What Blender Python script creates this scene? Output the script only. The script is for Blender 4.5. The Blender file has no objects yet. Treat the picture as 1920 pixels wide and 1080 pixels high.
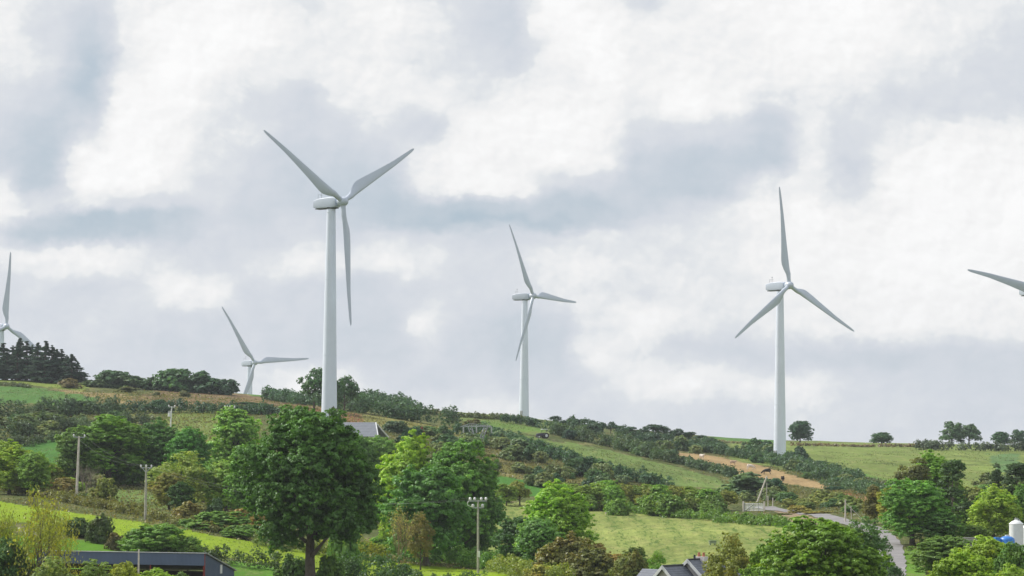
import bpy, math, random
import numpy as np
from mathutils import Vector, Matrix

# ------------------------------------------------------------------ camera
SC = bpy.context.scene
COL = SC.collection
H0 = 14.0                       # eye height above the valley datum
F = 5444.0                      # focal length in photo pixels (1920 wide)
PITCH = math.atan((850-540)/F)
ROLL = 0.0065
cam = bpy.data.cameras.new('camera')
cam.sensor_width = 36.0
cam.lens = 36.0*F/1920.0
cam.clip_start = 1.0
cam.clip_end = 30000.0
cob = bpy.data.objects.new('camera', cam)
COL.objects.link(cob)
RM = Matrix.Rotation(math.pi/2+PITCH, 3, 'X') @ Matrix.Rotation(ROLL, 3, 'Z')
cob.matrix_world = Matrix.Translation((0, 0, H0)) @ RM.to_4x4()
SC.camera = cob
SC.render.resolution_x = 1024
SC.render.resolution_y = 576
RMn = np.array(RM)

# ------------------------------------------------------------------ view, sun, sky
SC.view_settings.view_transform = 'Standard'
SC.view_settings.look = 'None'
SC.view_settings.exposure = 0.0
SC.view_settings.gamma = 1.0
SUN_EL, SUN_AZ = math.radians(44), math.radians(-66)      # azimuth from +Y (view direction), clockwise
sl = bpy.data.lights.new('sun', 'SUN')
sl.energy = 4.4
sl.angle = math.radians(1.5)
sl.color = (1.0, 0.95, 0.86)
so = bpy.data.objects.new('sun', sl)
COL.objects.link(so)
sd = Vector((math.sin(SUN_AZ)*math.cos(SUN_EL), math.cos(SUN_AZ)*math.cos(SUN_EL), math.sin(SUN_EL)))
so.rotation_euler = sd.to_track_quat('Z', 'Y').to_euler()
so.location = (0, 0, 200)

W = bpy.data.worlds.new('World')
SC.world = W
W.use_nodes = True
W.cycles.sampling_method = 'MANUAL'
W.cycles.sample_map_resolution = 256

class NT:
    """small helper for building node trees"""
    def __init__(s, tree):
        s.t = tree
        s.n = tree.nodes
        s.l = tree.links
    def node(s, kind, **kw):
        n = s.n.new(kind)
        for k, v in kw.items():
            setattr(n, k, v)
        return n
    def put(s, sock, v):
        if v is None:
            return
        if isinstance(v, bpy.types.NodeSocket):
            s.l.new(v, sock)
        else:
            if hasattr(sock, 'default_value'):
                dv = sock.default_value
                if hasattr(dv, '__len__') and not hasattr(v, '__len__'):
                    v = [v]*len(dv)
                if hasattr(dv, '__len__') and len(dv) == 4 and len(v) == 3:
                    v = (*v, 1)
            sock.default_value = v
    def math(s, op, a, b=None, c=None, clamp=False):
        n = s.node('ShaderNodeMath', operation=op)
        n.use_clamp = clamp
        s.put(n.inputs[0], a); s.put(n.inputs[1], b); s.put(n.inputs[2], c)
        return n.outputs[0]
    def vec(s, op, a, b=None):
        n = s.node('ShaderNodeVectorMath', operation=op)
        s.put(n.inputs[0], a); s.put(n.inputs[1], b)
        return n.outputs[0]
    def comb(s, x, y, z):
        n = s.node('ShaderNodeCombineXYZ')
        s.put(n.inputs[0], x); s.put(n.inputs[1], y); s.put(n.inputs[2], z)
        return n.outputs[0]
    def sep(s, v):
        n = s.node('ShaderNodeSeparateXYZ')
        s.put(n.inputs[0], v)
        return n.outputs
    def noise(s, vec, scale, detail=4, rough=0.5, dist=0.0, col=False):
        n = s.node('ShaderNodeTexNoise')
        s.put(n.inputs['Vector'], vec)
        n.inputs['Scale'].default_value = scale
        n.inputs['Detail'].default_value = detail
        n.inputs['Roughness'].default_value = rough
        n.inputs['Distortion'].default_value = dist
        return n.outputs['Color'] if col else n.outputs[0]
    def mix(s, f, a, b, blend='MIX'):
        n = s.node('ShaderNodeMix', data_type='RGBA', blend_type=blend)
        s.put(n.inputs[0], f); s.put(n.inputs[6], a); s.put(n.inputs[7], b)
        return n.outputs[2]
    def maprange(s, v, a, b, c, d, interp='SMOOTHSTEP'):
        n = s.node('ShaderNodeMapRange', interpolation_type=interp)
        s.put(n.inputs[0], v)
        for i, q in enumerate((a, b, c, d)):
            n.inputs[i+1].default_value = q
        return n.outputs[0]
    def ramp(s, f, stops, interp='LINEAR'):
        n = s.node('ShaderNodeValToRGB')
        cr = n.color_ramp
        cr.interpolation = interp
        while len(cr.elements) < len(stops):
            cr.elements.new(0.5)
        for e, (p, c) in zip(cr.elements, stops):
            e.position = p
        for e, (p, c) in zip(cr.elements, stops):
            e.color = (c, c, c, 1) if not hasattr(c, '__len__') else (*c, 1)
        s.put(n.inputs[0], f)
        return n.outputs[0]

def lin(r, g, b):
    f = lambda c: (c/255)/12.92 if c <= 10 else (((c/255)+0.055)/1.055)**2.4
    return (f(r), f(g), f(b))

# cloud cover by elevation row (photo rows) and bearing: 0 thin blue-grey, 1 white sunlit cloud
ROWS = [
 (0,   [.75,.55,.42,.75,.85,.90,.80,.62,.72,.85,.60,.50,.40,.95,.85,.50,.75,.85,.90,.95,.98,.90,.80,.68,.62]),
 (60,  [.75,.52,.33,.80,.95,.98,.92,.72,.70,.82,.66,.50,.40,.90,.97,.80,.80,.80,.85,.90,.95,.85,.70,.58,.52]),
 (120, [.68,.58,.12,.70,1.0,.88,.72,.70,.78,.80,.62,.56,.45,.75,.95,.82,.80,.78,.80,.85,.85,.70,.58,.50,.50]),
 (180, [.52,.40,.10,.92,.98,.66,.52,.48,.68,.74,.75,.60,.80,.85,.80,.75,.98,.88,.60,.62,.60,.56,.52,.50,.45]),
 (240, [.42,.22,.45,1.0,.88,.64,.60,.46,.46,.60,.42,.85,.90,.92,.85,.55,.50,.50,.32,.72,.55,.68,.72,.80,.85]),
 (300, [.32,.12,.92,1.0,.86,.60,.40,.32,.34,.38,.80,.92,.80,.92,.85,.30,.20,.25,.22,.66,.40,.90,.92,.95,.92]),
 (350, [.70,.15,.98,.95,.76,.55,.36,.26,.18,.20,.78,.95,.85,.55,.40,.22,.25,.30,.62,.70,.55,1.0,.95,.88,.95]),
 (388, [.85,.55,.60,.50,.50,.50,.38,.26,.20,.12,.12,.15,.20,.15,.12,.30,.45,.60,.85,.95,.75,.85,.98,.92,.98]),
 (412, [.75,.20,.04,.06,.18,.42,.36,.36,.28,.15,.05,.00,.02,.05,.20,.45,.55,.62,.85,.95,.88,.85,.98,.92,.95]),
 (440, [.45,.08,.08,.10,.25,.50,.45,.45,.45,.50,.48,.40,.42,.55,.60,.62,.65,.70,.80,.90,.85,.92,.95,.92,.95]),
 (485, [.62,.80,.90,.78,.55,.45,.62,.80,.72,.80,.62,.52,.58,.75,.80,.66,.66,.70,.82,.85,.90,.95,.95,.95,.90]),
 (545, [.50,.52,.42,.50,.80,.80,.48,.38,.36,.40,.45,.50,.50,.66,.62,.60,.70,.66,.70,.80,.85,.90,.95,.90,.90]),
 (600, [.45,.50,.50,.48,.45,.42,.42,.42,.38,.38,.78,.42,.25,.28,.60,.92,.70,.60,.70,.80,.85,.88,.85,.80,.80]),
 (660, [.45,.50,.48,.44,.40,.38,.40,.38,.34,.34,.50,.36,.25,.28,.82,.66,.45,.42,.40,.34,.34,.32,.38,.40,.40]),
 (720, [.45,.45,.45,.45,.45,.45,.60,.88,.72,.48,.38,.48,.40,.38,.50,.80,.88,.75,.78,.85,.52,.45,.45,.40,.40]),
 (775, [.50,.50,.50,.50,.50,.50,.50,.50,.50,.50,.62,.68,.74,.48,.45,.48,.50,.50,.52,.58,.58,.50,.45,.42,.42]),
 (850, [.50]*25),
]
def build_world():
    t = NT(W.node_tree)
    t.n.clear()
    tc = t.node('ShaderNodeTexCoord').outputs['Generated']
    x, y, z = t.sep(tc)
    yy = t.math('MAXIMUM', y, 0.05)
    U = t.math('MULTIPLY', t.math('DIVIDE', x, yy), F/100)        # bearing, in hundreds of photo pixels
    V = t.math('MULTIPLY', t.math('DIVIDE', z, yy), F/100)        # elevation
    P = t.comb(U, t.math('MULTIPLY', V, 1.25), 0.0)
    n1 = t.vec('SUBTRACT', t.noise(P, 0.9, 4, 0.5, 0.0, True), (0.5, 0.5, 0.5))
    n2 = t.vec('SUBTRACT', t.noise(P, 4.0, 4, 0.55, 0.0, True), (0.5, 0.5, 0.5))
    nw = t.vec('ADD', t.vec('MULTIPLY', n1, (0.95, 0.75, 0)), t.vec('MULTIPLY', n2, (0.26, 0.22, 0)))
    wx, wy, _ = t.sep(nw)
    Uw = t.math('ADD', U, wx)
    Vw = t.math('ADD', V, wy)
    fu = t.math('DIVIDE', t.math('ADD', Uw, 9.6), 19.2)
    acc = None
    vs = [(850-r[0])/100 for r in ROWS]
    for i, (v, vals) in enumerate(ROWS):
        rp = t.ramp(fu, [(k/24, c) for k, c in enumerate(vals)], 'EASE')
        if i == 0:
            acc = rp
        else:
            f = t.maprange(Vw, vs[i], vs[i-1], 1, 0)
            acc = t.mix(f, acc, rp)
    # billows: the same fractal density sampled twice, a little apart towards the sun, gives lit rims and grey undersides
    PB = t.vec('ADD', t.vec('MULTIPLY', P, (1.0, 0.95, 1.0)), t.vec('MULTIPLY', n2, (0.25, 0.25, 0)))
    def dens(off):
        q = t.vec('ADD', PB, off)
        nn = t.noise(q, 0.75, 5, 0.52, 0.0)
        v = t.node('ShaderNodeTexVoronoi', feature='F1', normalize=True)
        v.inputs['Scale'].default_value = 1.9
        v.inputs['Detail'].default_value = 3.0
        v.inputs['Roughness'].default_value = 0.55
        t.put(v.inputs['Vector'], t.vec('ADD', q, t.vec('MULTIPLY', n1, (0.5, 0.5, 0))))
        return t.math('ADD', t.math('MULTIPLY', nn, 0.55), t.math('MULTIPLY', t.math('SUBTRACT', 0.80, v.outputs['Distance']), 0.60))
    d0 = dens((7, 3, 1)); d1 = dens((6.90, 3.13, 1))
    emb = t.math('SUBTRACT', d0, d1)
    fb = t.math('SUBTRACT', d0, 0.56)
    m = t.math('ADD', acc, t.math('MULTIPLY', fb, 0.62))
    hard = t.maprange(m, 0.56, 0.68, 0, 1)
    soft = t.maprange(m, 0.40, 0.95, 0, 1)
    pick = t.maprange(t.noise(P, 0.33, 2, 0.5), 0.38, 0.52, 0.45, 1.0)
    mask = t.mix(pick, soft, hard)
    low = t.math('ADD', t.math('MULTIPLY', acc, 0.80), t.math('ADD', t.math('MULTIPLY', fb, 0.34), 0.09))
    high = t.math('ADD', t.math('ADD', 0.25, t.math('MULTIPLY', acc, 0.73)), t.math('ADD', t.math('MULTIPLY', emb, 0.52), t.math('MULTIPLY', fb, 0.26)))
    low = t.math('ADD', low, t.math('MULTIPLY', emb, 0.12))
    acc2 = t.mix(mask, low, high)
    # generic cloud away from the mapped part of the sky
    g = t.noise(t.vec('MULTIPLY', tc, (5, 5, 9)), 1.0, 4, 0.55, 0.0)
    g = t.maprange(g, 0.33, 0.66, 0.15, 0.95)
    far = t.math('MAXIMUM', t.maprange(t.math('ABSOLUTE', U), 10.0, 14.0, 0, 1), t.maprange(V, 9.0, 12.5, 0, 1))
    far = t.math('MAXIMUM', far, t.maprange(y, 0.3, 0.1, 0, 1))
    val = t.mix(far, acc2, g)
    colr = t.ramp(val, [(0.0, lin(170, 190, 206)), (0.22, lin(194, 205, 216)), (0.45, lin(213, 218, 226)),
                        (0.66, lin(229, 232, 235)), (0.85, lin(245, 245, 245)), (1.0, lin(254, 254, 254))])
    bst = t.math('SUBTRACT', g, 0)
    sky = t.node('ShaderNodeTexSky', sky_type='NISHITA')
    sky.sun_disc = False
    sky.sun_elevation = SUN_EL
    sky.sun_rotation = SUN_AZ
    skyc = t.vec('MULTIPLY', sky.outputs[0], (0.9, 0.9, 0.9))
    # thin veil lets a little of the clear sky through
    veil = t.maprange(val, 0.0, 0.5, 0.90, 1.0)
    cl = t.vec('MULTIPLY', colr, (10, 10, 10))
    fin = t.mix(veil, skyc, cl)
    bg = t.node('ShaderNodeBackground')
    bg.inputs[1].default_value = 0.1
    t.put(bg.inputs[0], fin)
    out = t.node('ShaderNodeOutputWorld')
    t.l.new(bg.outputs[0], out.inputs[0])
build_world()

# ------------------------------------------------------------------ air
def build_haze():
    m, t, out = newmat('haze_air')
    vol = t.node('ShaderNodeVolumePrincipled')
    vol.inputs['Color'].default_value = (.86, .92, 1.0, 1)
    vol.inputs['Density'].default_value = HAZE
    vol.inputs['Anisotropy'].default_value = 0.2
    t.l.new(vol.outputs[0], out.inputs['Volume'])
    b = MB(); b.box(-2600, 2600, -2600, 2600, H0-90, H0+75)
    o = b.build('haze', m)
    tag(o, kind='stuff', label='thin pale haze in the air over the hillside', cat='haze')
HAZE = 0.00009

# ------------------------------------------------------------------ projection and terrain
def ray(u, v):
    d = RMn @ np.array([(u-960)/F, -(v-540)/F, -1.0])
    return d/d[1]
def pt(u, v, y):
    d = ray(u, v)
    return Vector((d[0]*y, y, H0+d[2]*y))

UK = [0, 200, 400, 600, 800, 1000, 1200, 1400, 1600, 1800, 1920]
TAB = [
 (200, [1185,1190,1190,1190,1190,1190,1190,1190,1190,1185,1185]),
 (250, [1147,1147,1145,1130,1128,1125,1120,1112,1102,1098,1098]),
 (300, [1010,1030,1056,1077,1085,1085,1070,1060,1052,1050,1050]),
 (340, [965,975,1005,1040,1062,1062,1045,1027,1014,1015,1020]),
 (400, [925,935,950,975,1000,995,985,975,962,955,965]),
 (450, [893,900,908,920,935,955,960,962,945,935,935]),
 (500, [850,850,852,848,880,905,928,940,925,912,912]),
 (550, [803,806,803,775,832,862,885,912,908,900,900]),
 (620, [762,764,760,765,792,830,855,886,887,885,885]),
 (700, [727,737,743,756,770,797,833,860,862,866,866]),
 (780, [708,713,729,750,764,784,818,840,845,847,847]),
 (864, [718,730,750,775,772,783,808,828,835,838,838]),
 (950, [765,785,805,810,792,790,808,824,829,832,833]),
 (1015,[850,880,894,865,822,802,814,828,833,835,836]),
 (1250,[880,885,890,880,860,835,835,836,838,839,840]),
 (6000,[855]*11),
]
_ly = np.log([r[0] for r in TAB])
_tk = np.array([(u-960)/F for u in UK])
_S = np.array([[ray(u, v)[2] for u, v in zip(UK, r[1])] for r in TAB])
NL, NTT = 900, 241
LY = np.linspace(_ly[0], _ly[-1], NL)
TT = np.linspace(-0.2, 0.2, NTT)
_a = np.array([np.interp(LY, _ly, _S[:, k]) for k in range(len(UK))])       # (uk, NL)
SG = np.array([np.interp(TT, _tk, _a[:, j]) for j in range(NL)])             # (NL, NTT)
def gsm(A, s, ax):
    r = int(3*s)
    k = np.exp(-0.5*(np.arange(-r, r+1)/s)**2)
    k /= k.sum()
    pad = [(0, 0), (0, 0)]
    pad[ax] = (r, r)
    B = np.pad(A, pad, mode='edge')
    return np.apply_along_axis(lambda m: np.convolve(m, k, mode='valid'), ax, B)
SG = gsm(gsm(SG, 9, 0), 11, 1)

def undul(x, y):
    return (0.22*np.sin(x*0.061+1.3)*np.sin(y*0.047+0.4) + 0.14*np.sin(x*0.17+y*0.05)*np.sin(y*0.13-x*0.03)
            + 0.06*np.sin(x*0.43+2)*np.sin(y*0.37+1))
def height(x, y):
    x = np.asarray(x, float); y = np.asarray(y, float)
    ang = np.arctan2(x, y)
    r = np.hypot(x, y)
    am = math.atan(0.2)
    aa = np.abs(ang)
    t = np.where(aa <= am, np.tan(np.clip(ang, -am, am)), 0.2*np.sign(ang)*(1-(aa-am)/(math.pi-am)))
    ye = np.where(aa <= am, y, r*math.cos(am))
    yc = np.clip(ye, 200.0, 5990.0)
    fj = (np.log(yc)-LY[0])/(LY[1]-LY[0])
    fi = (t-TT[0])/(TT[1]-TT[0])
    j = np.clip(fj.astype(int), 0, NL-2); i = np.clip(fi.astype(int), 0, NTT-2)
    a = fj-j; b = fi-i
    s = (SG[j, i]*(1-a)*(1-b)+SG[j+1, i]*a*(1-b)+SG[j, i+1]*(1-a)*b+SG[j+1, i+1]*a*b)
    z = s*yc
    w = np.clip((ye-20)/180, 0, 1)
    z = np.where(ye < 200, -1.8+(z+1.8)*w, z)
    z = z + undul(x, y)*np.clip((ye-150)/60, 0, 1)
    return z+H0
def hz(x, y):
    return float(height(np.array([x]), np.array([y]))[0])
_YS = np.arange(205, 1200, 0.5)
def hit(u, v):
    d = ray(u, v)
    g = height(d[0]*_YS, _YS) - (H0+d[2]*_YS)
    k = np.nonzero(g > 0)[0]
    if len(k) == 0:
        # above the skyline: take the crest
        k = [int(np.argmax(g/_YS))]
    y = _YS[k[0]]
    return Vector((d[0]*y, y, hz(d[0]*y, y)))
def at(u, y):
    d = ray(u, 860)
    return Vector((d[0]*y, y, hz(d[0]*y, y)))
def ppm(p):
    return F/p[1]
def project(P):
    """world points (n,3) -> photo pixels"""
    Q = (P-np.array([0, 0, H0])) @ RMn
    return 960+F*Q[:, 0]/-Q[:, 2], 540-F*Q[:, 1]/-Q[:, 2]

# ------------------------------------------------------------------ object helpers
def link(o, parent=None):
    COL.objects.link(o)
    if parent is not None:
        o.parent = parent
    return o
def tag(o, label=None, cat=None, group=None, kind=None):
    if label: o['label'] = label
    if cat: o['category'] = cat
    if group: o['group'] = group
    if kind: o['kind'] = kind
    return o
def empty(name, loc, rz=0.0, label=None, cat=None, group=None):
    o = bpy.data.objects.new(name, None)
    o.empty_display_size = 0.5
    o.location = loc
    o.rotation_euler = (0, 0, rz)
    link(o)
    return tag(o, label, cat, group)

class MB:
    def __init__(s):
        s.v = []; s.f = []
    def box(s, x0, x1, y0, y1, z0, z1, M=None):
        b = len(s.v)
        c = [(x0,y0,z0),(x1,y0,z0),(x1,y1,z0),(x0,y1,z0),(x0,y0,z1),(x1,y0,z1),(x1,y1,z1),(x0,y1,z1)]
        if M is not None:
            c = [tuple(M @ Vector(p)) for p in c]
        s.v += c
        s.f += [(b,b+3,b+2,b+1),(b+4,b+5,b+6,b+7),(b,b+1,b+5,b+4),(b+1,b+2,b+6,b+5),(b+2,b+3,b+7,b+6),(b+3,b,b+4,b+7)]
        return s
    def poly(s, pts, thick):
        """extruded planar polygon"""
        pts = [Vector(p) for p in pts]
        n = (pts[1]-pts[0]).cross(pts[2]-pts[0]).normalized()*thick
        b = len(s.v); k = len(pts)
        s.v += [tuple(p) for p in pts] + [tuple(p+n) for p in pts]
        s.f.append(tuple(range(b+k-1, b-1, -1)))
        s.f.append(tuple(range(b+k, b+2*k)))
        for i in range(k):
            j = (i+1) % k
            s.f.append((b+i, b+j, b+k+j, b+k+i))
        return s
    def tube(s, pts, rad, n=8, cap=True):
        pts = [Vector(p) for p in pts]
        b = len(s.v)
        m = len(pts)
        up = None
        for i, p in enumerate(pts):
            d = (pts[min(i+1, m-1)]-pts[max(i-1, 0)])
            if d.length < 1e-9: d = Vector((0, 0, 1))
            d.normalize()
            if up is None:
                up = Vector((1, 0, 0)) if abs(d.x) < 0.8 else Vector((0, 1, 0))
            a = (up - d*up.dot(d)).normalized()
            c = d.cross(a)
            up = a
            r = rad[i] if hasattr(rad, '__len__') else rad
            for k in range(n):
                t = 2*math.pi*k/n
                s.v.append(tuple(p+(a*math.cos(t)+c*math.sin(t))*r))
        for i in range(m-1):
            for k in range(n):
                k2 = (k+1) % n
                s.f.append((b+i*n+k, b+i*n+k2, b+(i+1)*n+k2, b+(i+1)*n+k))
        if cap:
            s.f.append(tuple(range(b+n-1, b-1, -1)))
            s.f.append(tuple(range(b+(m-1)*n, b+m*n)))
        return s
    def loft(s, rings, cap=True):
        b = len(s.v); n = len(rings[0]); m = len(rings)
        for r in rings:
            s.v += [tuple(p) for p in r]
        for i in range(m-1):
            for k in range(n):
                k2 = (k+1) % n
                s.f.append((b+i*n+k, b+i*n+k2, b+(i+1)*n+k2, b+(i+1)*n+k))
        if cap:
            s.f.append(tuple(range(b+n-1, b-1, -1)))
            s.f.append(tuple(range(b+(m-1)*n, b+m*n)))
        return s
    def build(s, name, mat, parent=None, smooth=False, loc=None, mb=None):
        me = bpy.data.meshes.new(name)
        me.from_pydata(s.v, [], s.f)
        me.materials.append(mat)
        if smooth:
            me.polygons.foreach_set('use_smooth', [True]*len(me.polygons))
            try:
                me.set_sharp_from_angle(angle=math.radians(40))
            except Exception:
                pass
        me.update()
        o = bpy.data.objects.new(name, me)
        if loc is not None: o.location = loc
        return link(o, parent)

def copy_tree(o, parent=None):
    c = o.copy()
    link(c, parent)
    for ch in list(o.children):
        copy_tree(ch, c)
    return c

# ------------------------------------------------------------------ materials
def newmat(name):
    m = bpy.data.materials.new(name)
    m.use_nodes = True
    t = NT(m.node_tree)
    t.n.clear()
    out = t.node('ShaderNodeOutputMaterial')
    return m, t, out
def pmat(name, col, rough=0.6, metal=0.0, var=0.12, scale=1.5, bump=0.0, bscale=8, spec=0.5, wave=None, objc=True):
    m, t, out = newmat(name)
    bs = t.node('ShaderNodeBsdfPrincipled')
    co = t.node('ShaderNodeTexCoord').outputs['Object']
    n = t.noise(co, scale, 5, 0.6)
    f = t.maprange(n, 0.3, 0.7, 1-var, 1+var, 'LINEAR')
    c = t.vec('MULTIPLY', col, t.comb(f, f, f))
    t.put(bs.inputs['Base Color'], c)
    bs.inputs['Roughness'].default_value = rough
    bs.inputs['Metallic'].default_value = metal
    bs.inputs['Specular IOR Level'].default_value = spec
    h = None
    if bump:
        h = t.noise(co, bscale, 4, 0.6)
    if wave:
        w = t.node('ShaderNodeTexWave', wave_type='BANDS', bands_direction=wave[0])
        w.inputs['Scale'].default_value = wave[1]
        t.put(w.inputs['Vector'], co)
        h = w.outputs[1]
        c2 = t.mix(t.math('MULTIPLY', w.outputs[1], 0.25), c, (0.0, 0.0, 0.0))
        t.put(bs.inputs['Base Color'], c2)
        bump = bump or 0.3
    if h is not None:
        b = t.node('ShaderNodeBump')
        b.inputs['Strength'].default_value = bump
        b.inputs['Distance'].default_value = 0.05
        t.put(b.inputs['Height'], h)
        t.l.new(b.outputs[0], bs.inputs['Normal'])
    t.l.new(bs.outputs[0], out.inputs[0])
    return m

def leafmat(name, trans=0.36, rough=0.55):
    m, t, out = newmat(name)
    oi = t.node('ShaderNodeObjectInfo')
    at_ = t.node('ShaderNodeAttribute', attribute_name='leafv')
    fv = at_.outputs['Fac']
    pos = t.node('ShaderNodeNewGeometry').outputs['Position']
    n1 = t.noise(pos, 0.22, 3, 0.6)
    n2 = t.noise(pos, 0.8, 2, 0.5)
    f = t.math('MULTIPLY', t.maprange(fv, 0, 1, 0.62, 1.45, 'LINEAR'), t.maprange(n1, 0.3, 0.7, 0.78, 1.25, 'LINEAR'))
    c = t.vec('MULTIPLY', oi.outputs['Color'], t.comb(f, f, f))
    # slightly yellower leaves here and there
    c = t.mix(t.math('MULTIPLY', t.maprange(n2, 0.5, 0.72, 0, 1), 0.45), c, t.vec('MULTIPLY', c, (1.7, 1.25, 0.7)))
    # rusty leaves; strength from the object's alpha
    am = t.math('MULTIPLY', t.maprange(t.math('ADD', n2, t.math('MULTIPLY', fv, 0.25)), 0.52, 0.75, 0, 1), oi.outputs['Alpha'])
    c = t.mix(am, c, (0.26, 0.15, 0.05))
    d = t.node('ShaderNodeBsdfDiffuse')
    t.put(d.inputs[0], c)
    tr = t.node('ShaderNodeBsdfTranslucent')
    t.put(tr.inputs[0], t.vec('MULTIPLY', c, (1.25, 1.25, 0.6)))
    g = t.node('ShaderNodeBsdfGlossy')
    g.inputs[0].default_value = (0.9, 0.95, 1, 1)
    g.inputs[1].default_value = 0.5
    mx = t.node('ShaderNodeMixShader'); mx.inputs[0].default_value = trans
    t.l.new(d.outputs[0], mx.inputs[1]); t.l.new(tr.outputs[0], mx.inputs[2])
    m2 = t.node('ShaderNodeMixShader'); m2.inputs[0].default_value = 0.035
    t.l.new(mx.outputs[0], m2.inputs[1]); t.l.new(g.outputs[0], m2.inputs[2])
    t.l.new(m2.outputs[0], out.inputs[0])
    return m
LEAF = leafmat('leaf')
BARK = pmat('bark', (0.10, 0.085, 0.065), 0.9, var=0.35, scale=3, bump=0.6, bscale=12)
BARK_PALE = pmat('bark_pale', (0.26, 0.22, 0.17), 0.9, var=0.3, scale=3)
TWIG = pmat('twig_dry', (0.30, 0.22, 0.13), 0.9, var=0.3, scale=2)
WHITE = pmat('turbine_paint', (0.74, 0.80, 0.92), 0.38, var=0.035, scale=0.35)
WHITE2 = pmat('blade_gelcoat', (0.52, 0.58, 0.68), 0.40, var=0.03, scale=0.5)
DARKM = pmat('dark_metal', (0.05, 0.055, 0.06), 0.5, metal=0.3)
STEEL = pmat('galvanised_steel', (0.42, 0.44, 0.46), 0.5, metal=0.4, var=0.15)
WOODP = pmat('pole_wood_pale', (0.62, 0.57, 0.50), 0.85, var=0.2, scale=2.5)
WOODG = pmat('pole_wood_grey', (0.40, 0.38, 0.33), 0.85, var=0.25, scale=2.5)
CERAM = pmat('porcelain', (0.75, 0.76, 0.76), 0.3)
WIRE = pmat('conductor', (0.25, 0.26, 0.27), 0.5, metal=0.5)

# ------------------------------------------------------------------ ground
GREEN_DEF = (100, 112, 58)
FIELDS = [   # (photo polygon used to lay out the field on the hill, colour seen, roughness of sward, hay rows)
 ([(-60,700),(165,712),(172,722),(150,736),(60,722),(-60,716)], (138,158,66), .35, 0),
 ([(-60,721),(60,726),(190,744),(165,757),(-60,757)], (92,138,62), .25, 0),
 ([(100,728),(240,742),(300,748),(280,762),(180,758),(190,745),(120,738)], (160,142,98), .8, 0),
 ([(230,752),(300,732),(440,728),(520,740),(600,758),(650,772),(600,790),(470,772),(350,762)], (140,118,86), .9, 0),
 ([(590,765),(640,770),(700,782),(735,797),(600,800)], (160,112,82), .9, 0),
 ([(425,722),(505,730),(505,745),(440,738)], (100,142,64), .25, 0),
 ([(315,770),(430,770),(430,850),(300,850)], (128,148,70), .6, 0),
 ([(-60,845),(60,826),(140,820),(140,900),(-60,890)], (80,133,52), .15, 0),
 ([(370,860),(480,860),(480,910),(370,910)], (92,140,45), .2, 0),
 ([(680,772),(860,806),(1000,838),(900,835),(820,816),(680,795)], (158,158,92), .7, 0),
 ([(840,764),(1030,784),(1040,812),(1010,815),(880,800)], (128,148,80), .4, 0),
 ([(890,786),(1020,802),(1020,812),(900,800)], (116,150,66), .2, 0),
 ([(900,800),(1020,822),(1130,842),(1240,868),(1350,898),(1365,918),(1260,910),(1180,884),(1100,864),(1040,852),(950,822)], (124,150,76), .4, 0),
 ([(900,835),(1000,870),(1080,890),(1180,905),(1000,905),(900,880)], (140,138,74), .9, 0),
 ([(900,890),(1040,903),(1090,915),(1050,930),(900,932)], (84,140,52), .15, 0),
 ([(880,940),(1110,948),(1200,960),(1350,970),(1470,982),(1500,1000),(1500,1120),(880,1120)], (166,178,98), .5, 1),
 ([(1260,846),(1330,853),(1420,870),(1470,887),(1560,910),(1545,918),(1440,901),(1350,881),(1290,864)], (192,164,118), .35, 0),
 ([(1570,912),(1630,930),(1630,945),(1575,930)], (170,124,84), .8, 0),
 ([(1370,826),(1980,832),(1980,905),(1850,912),(1700,922),(1560,892),(1490,882),(1370,862)], (136,156,78), .45, 0),
 ([(1850,852),(1910,850),(1910,885),(1870,885)], (106,142,84), .3, 0),
 ([(1540,886),(1600,884),(1700,905),(1700,915),(1600,902)], (110,155,66), .4, 0),
 ([(1330,818),(1460,822),(1460,832),(1330,829)], (98,142,68), .2, 0),
 ([(-80,925),(0,940),(100,955),(270,980),(450,1012),(650,1043),(800,1060),(950,1075),(950,1100),(700,1088),(560,1065),(400,1040),(250,1010),(100,985),(-80,970)], (152,182,34), .2, 0),
 ([(-60,1000),(110,1008),(240,1018),(330,1040),(330,1065),(-60,1075)], (104,156,34), .15, 0),
 ([(210,915),(320,925),(320,965),(215,950)], (122,150,76), .6, 0),
 ([(430,1050),(520,1062),(600,1100),(430,1100)], (100,150,44), .4, 0),
 ([(1452,966),(1510,982),(1500,994),(1450,990)], (108,152,50), .2, 0),
 ([(1455,955),(1530,968),(1540,985),(1500,985),(1455,968)], (172,152,124), .5, 0),
 ([(1672,1030),(1730,1030),(1740,1100),(1680,1100)], (110,155,46), .4, 0),
]
def vnoise(x, y, s):
    """cheap smooth value noise"""
    x = x/s; y = y/s
    xi = np.floor(x).astype(int); yi = np.floor(y).astype(int)
    xf = x-xi; yf = y-yi
    xf = xf*xf*(3-2*xf); yf = yf*yf*(3-2*yf)
    def h(a, b):
        n = (a*374761393 + b*668265263) & 0x7fffffff
        n = ((n ^ (n >> 13))*1274126177) & 0x7fffffff
        return (n & 0xffff)/65535.0
    return (h(xi, yi)*(1-xf)+h(xi+1, yi)*xf)*(1-yf)+(h(xi, yi+1)*(1-xf)+h(xi+1, yi+1)*xf)*yf
def inpoly(u, v, poly):
    r = np.zeros(u.shape, bool)
    n = len(poly)
    for i in range(n):
        x0, y0 = poly[i]; x1, y1 = poly[(i+1) % n]
        c = ((y0 > v) != (y1 > v))
        if y0 != y1:
            r ^= c & (u < (x1-x0)*(v-y0)/(y1-y0)+x0)
    return r
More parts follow.
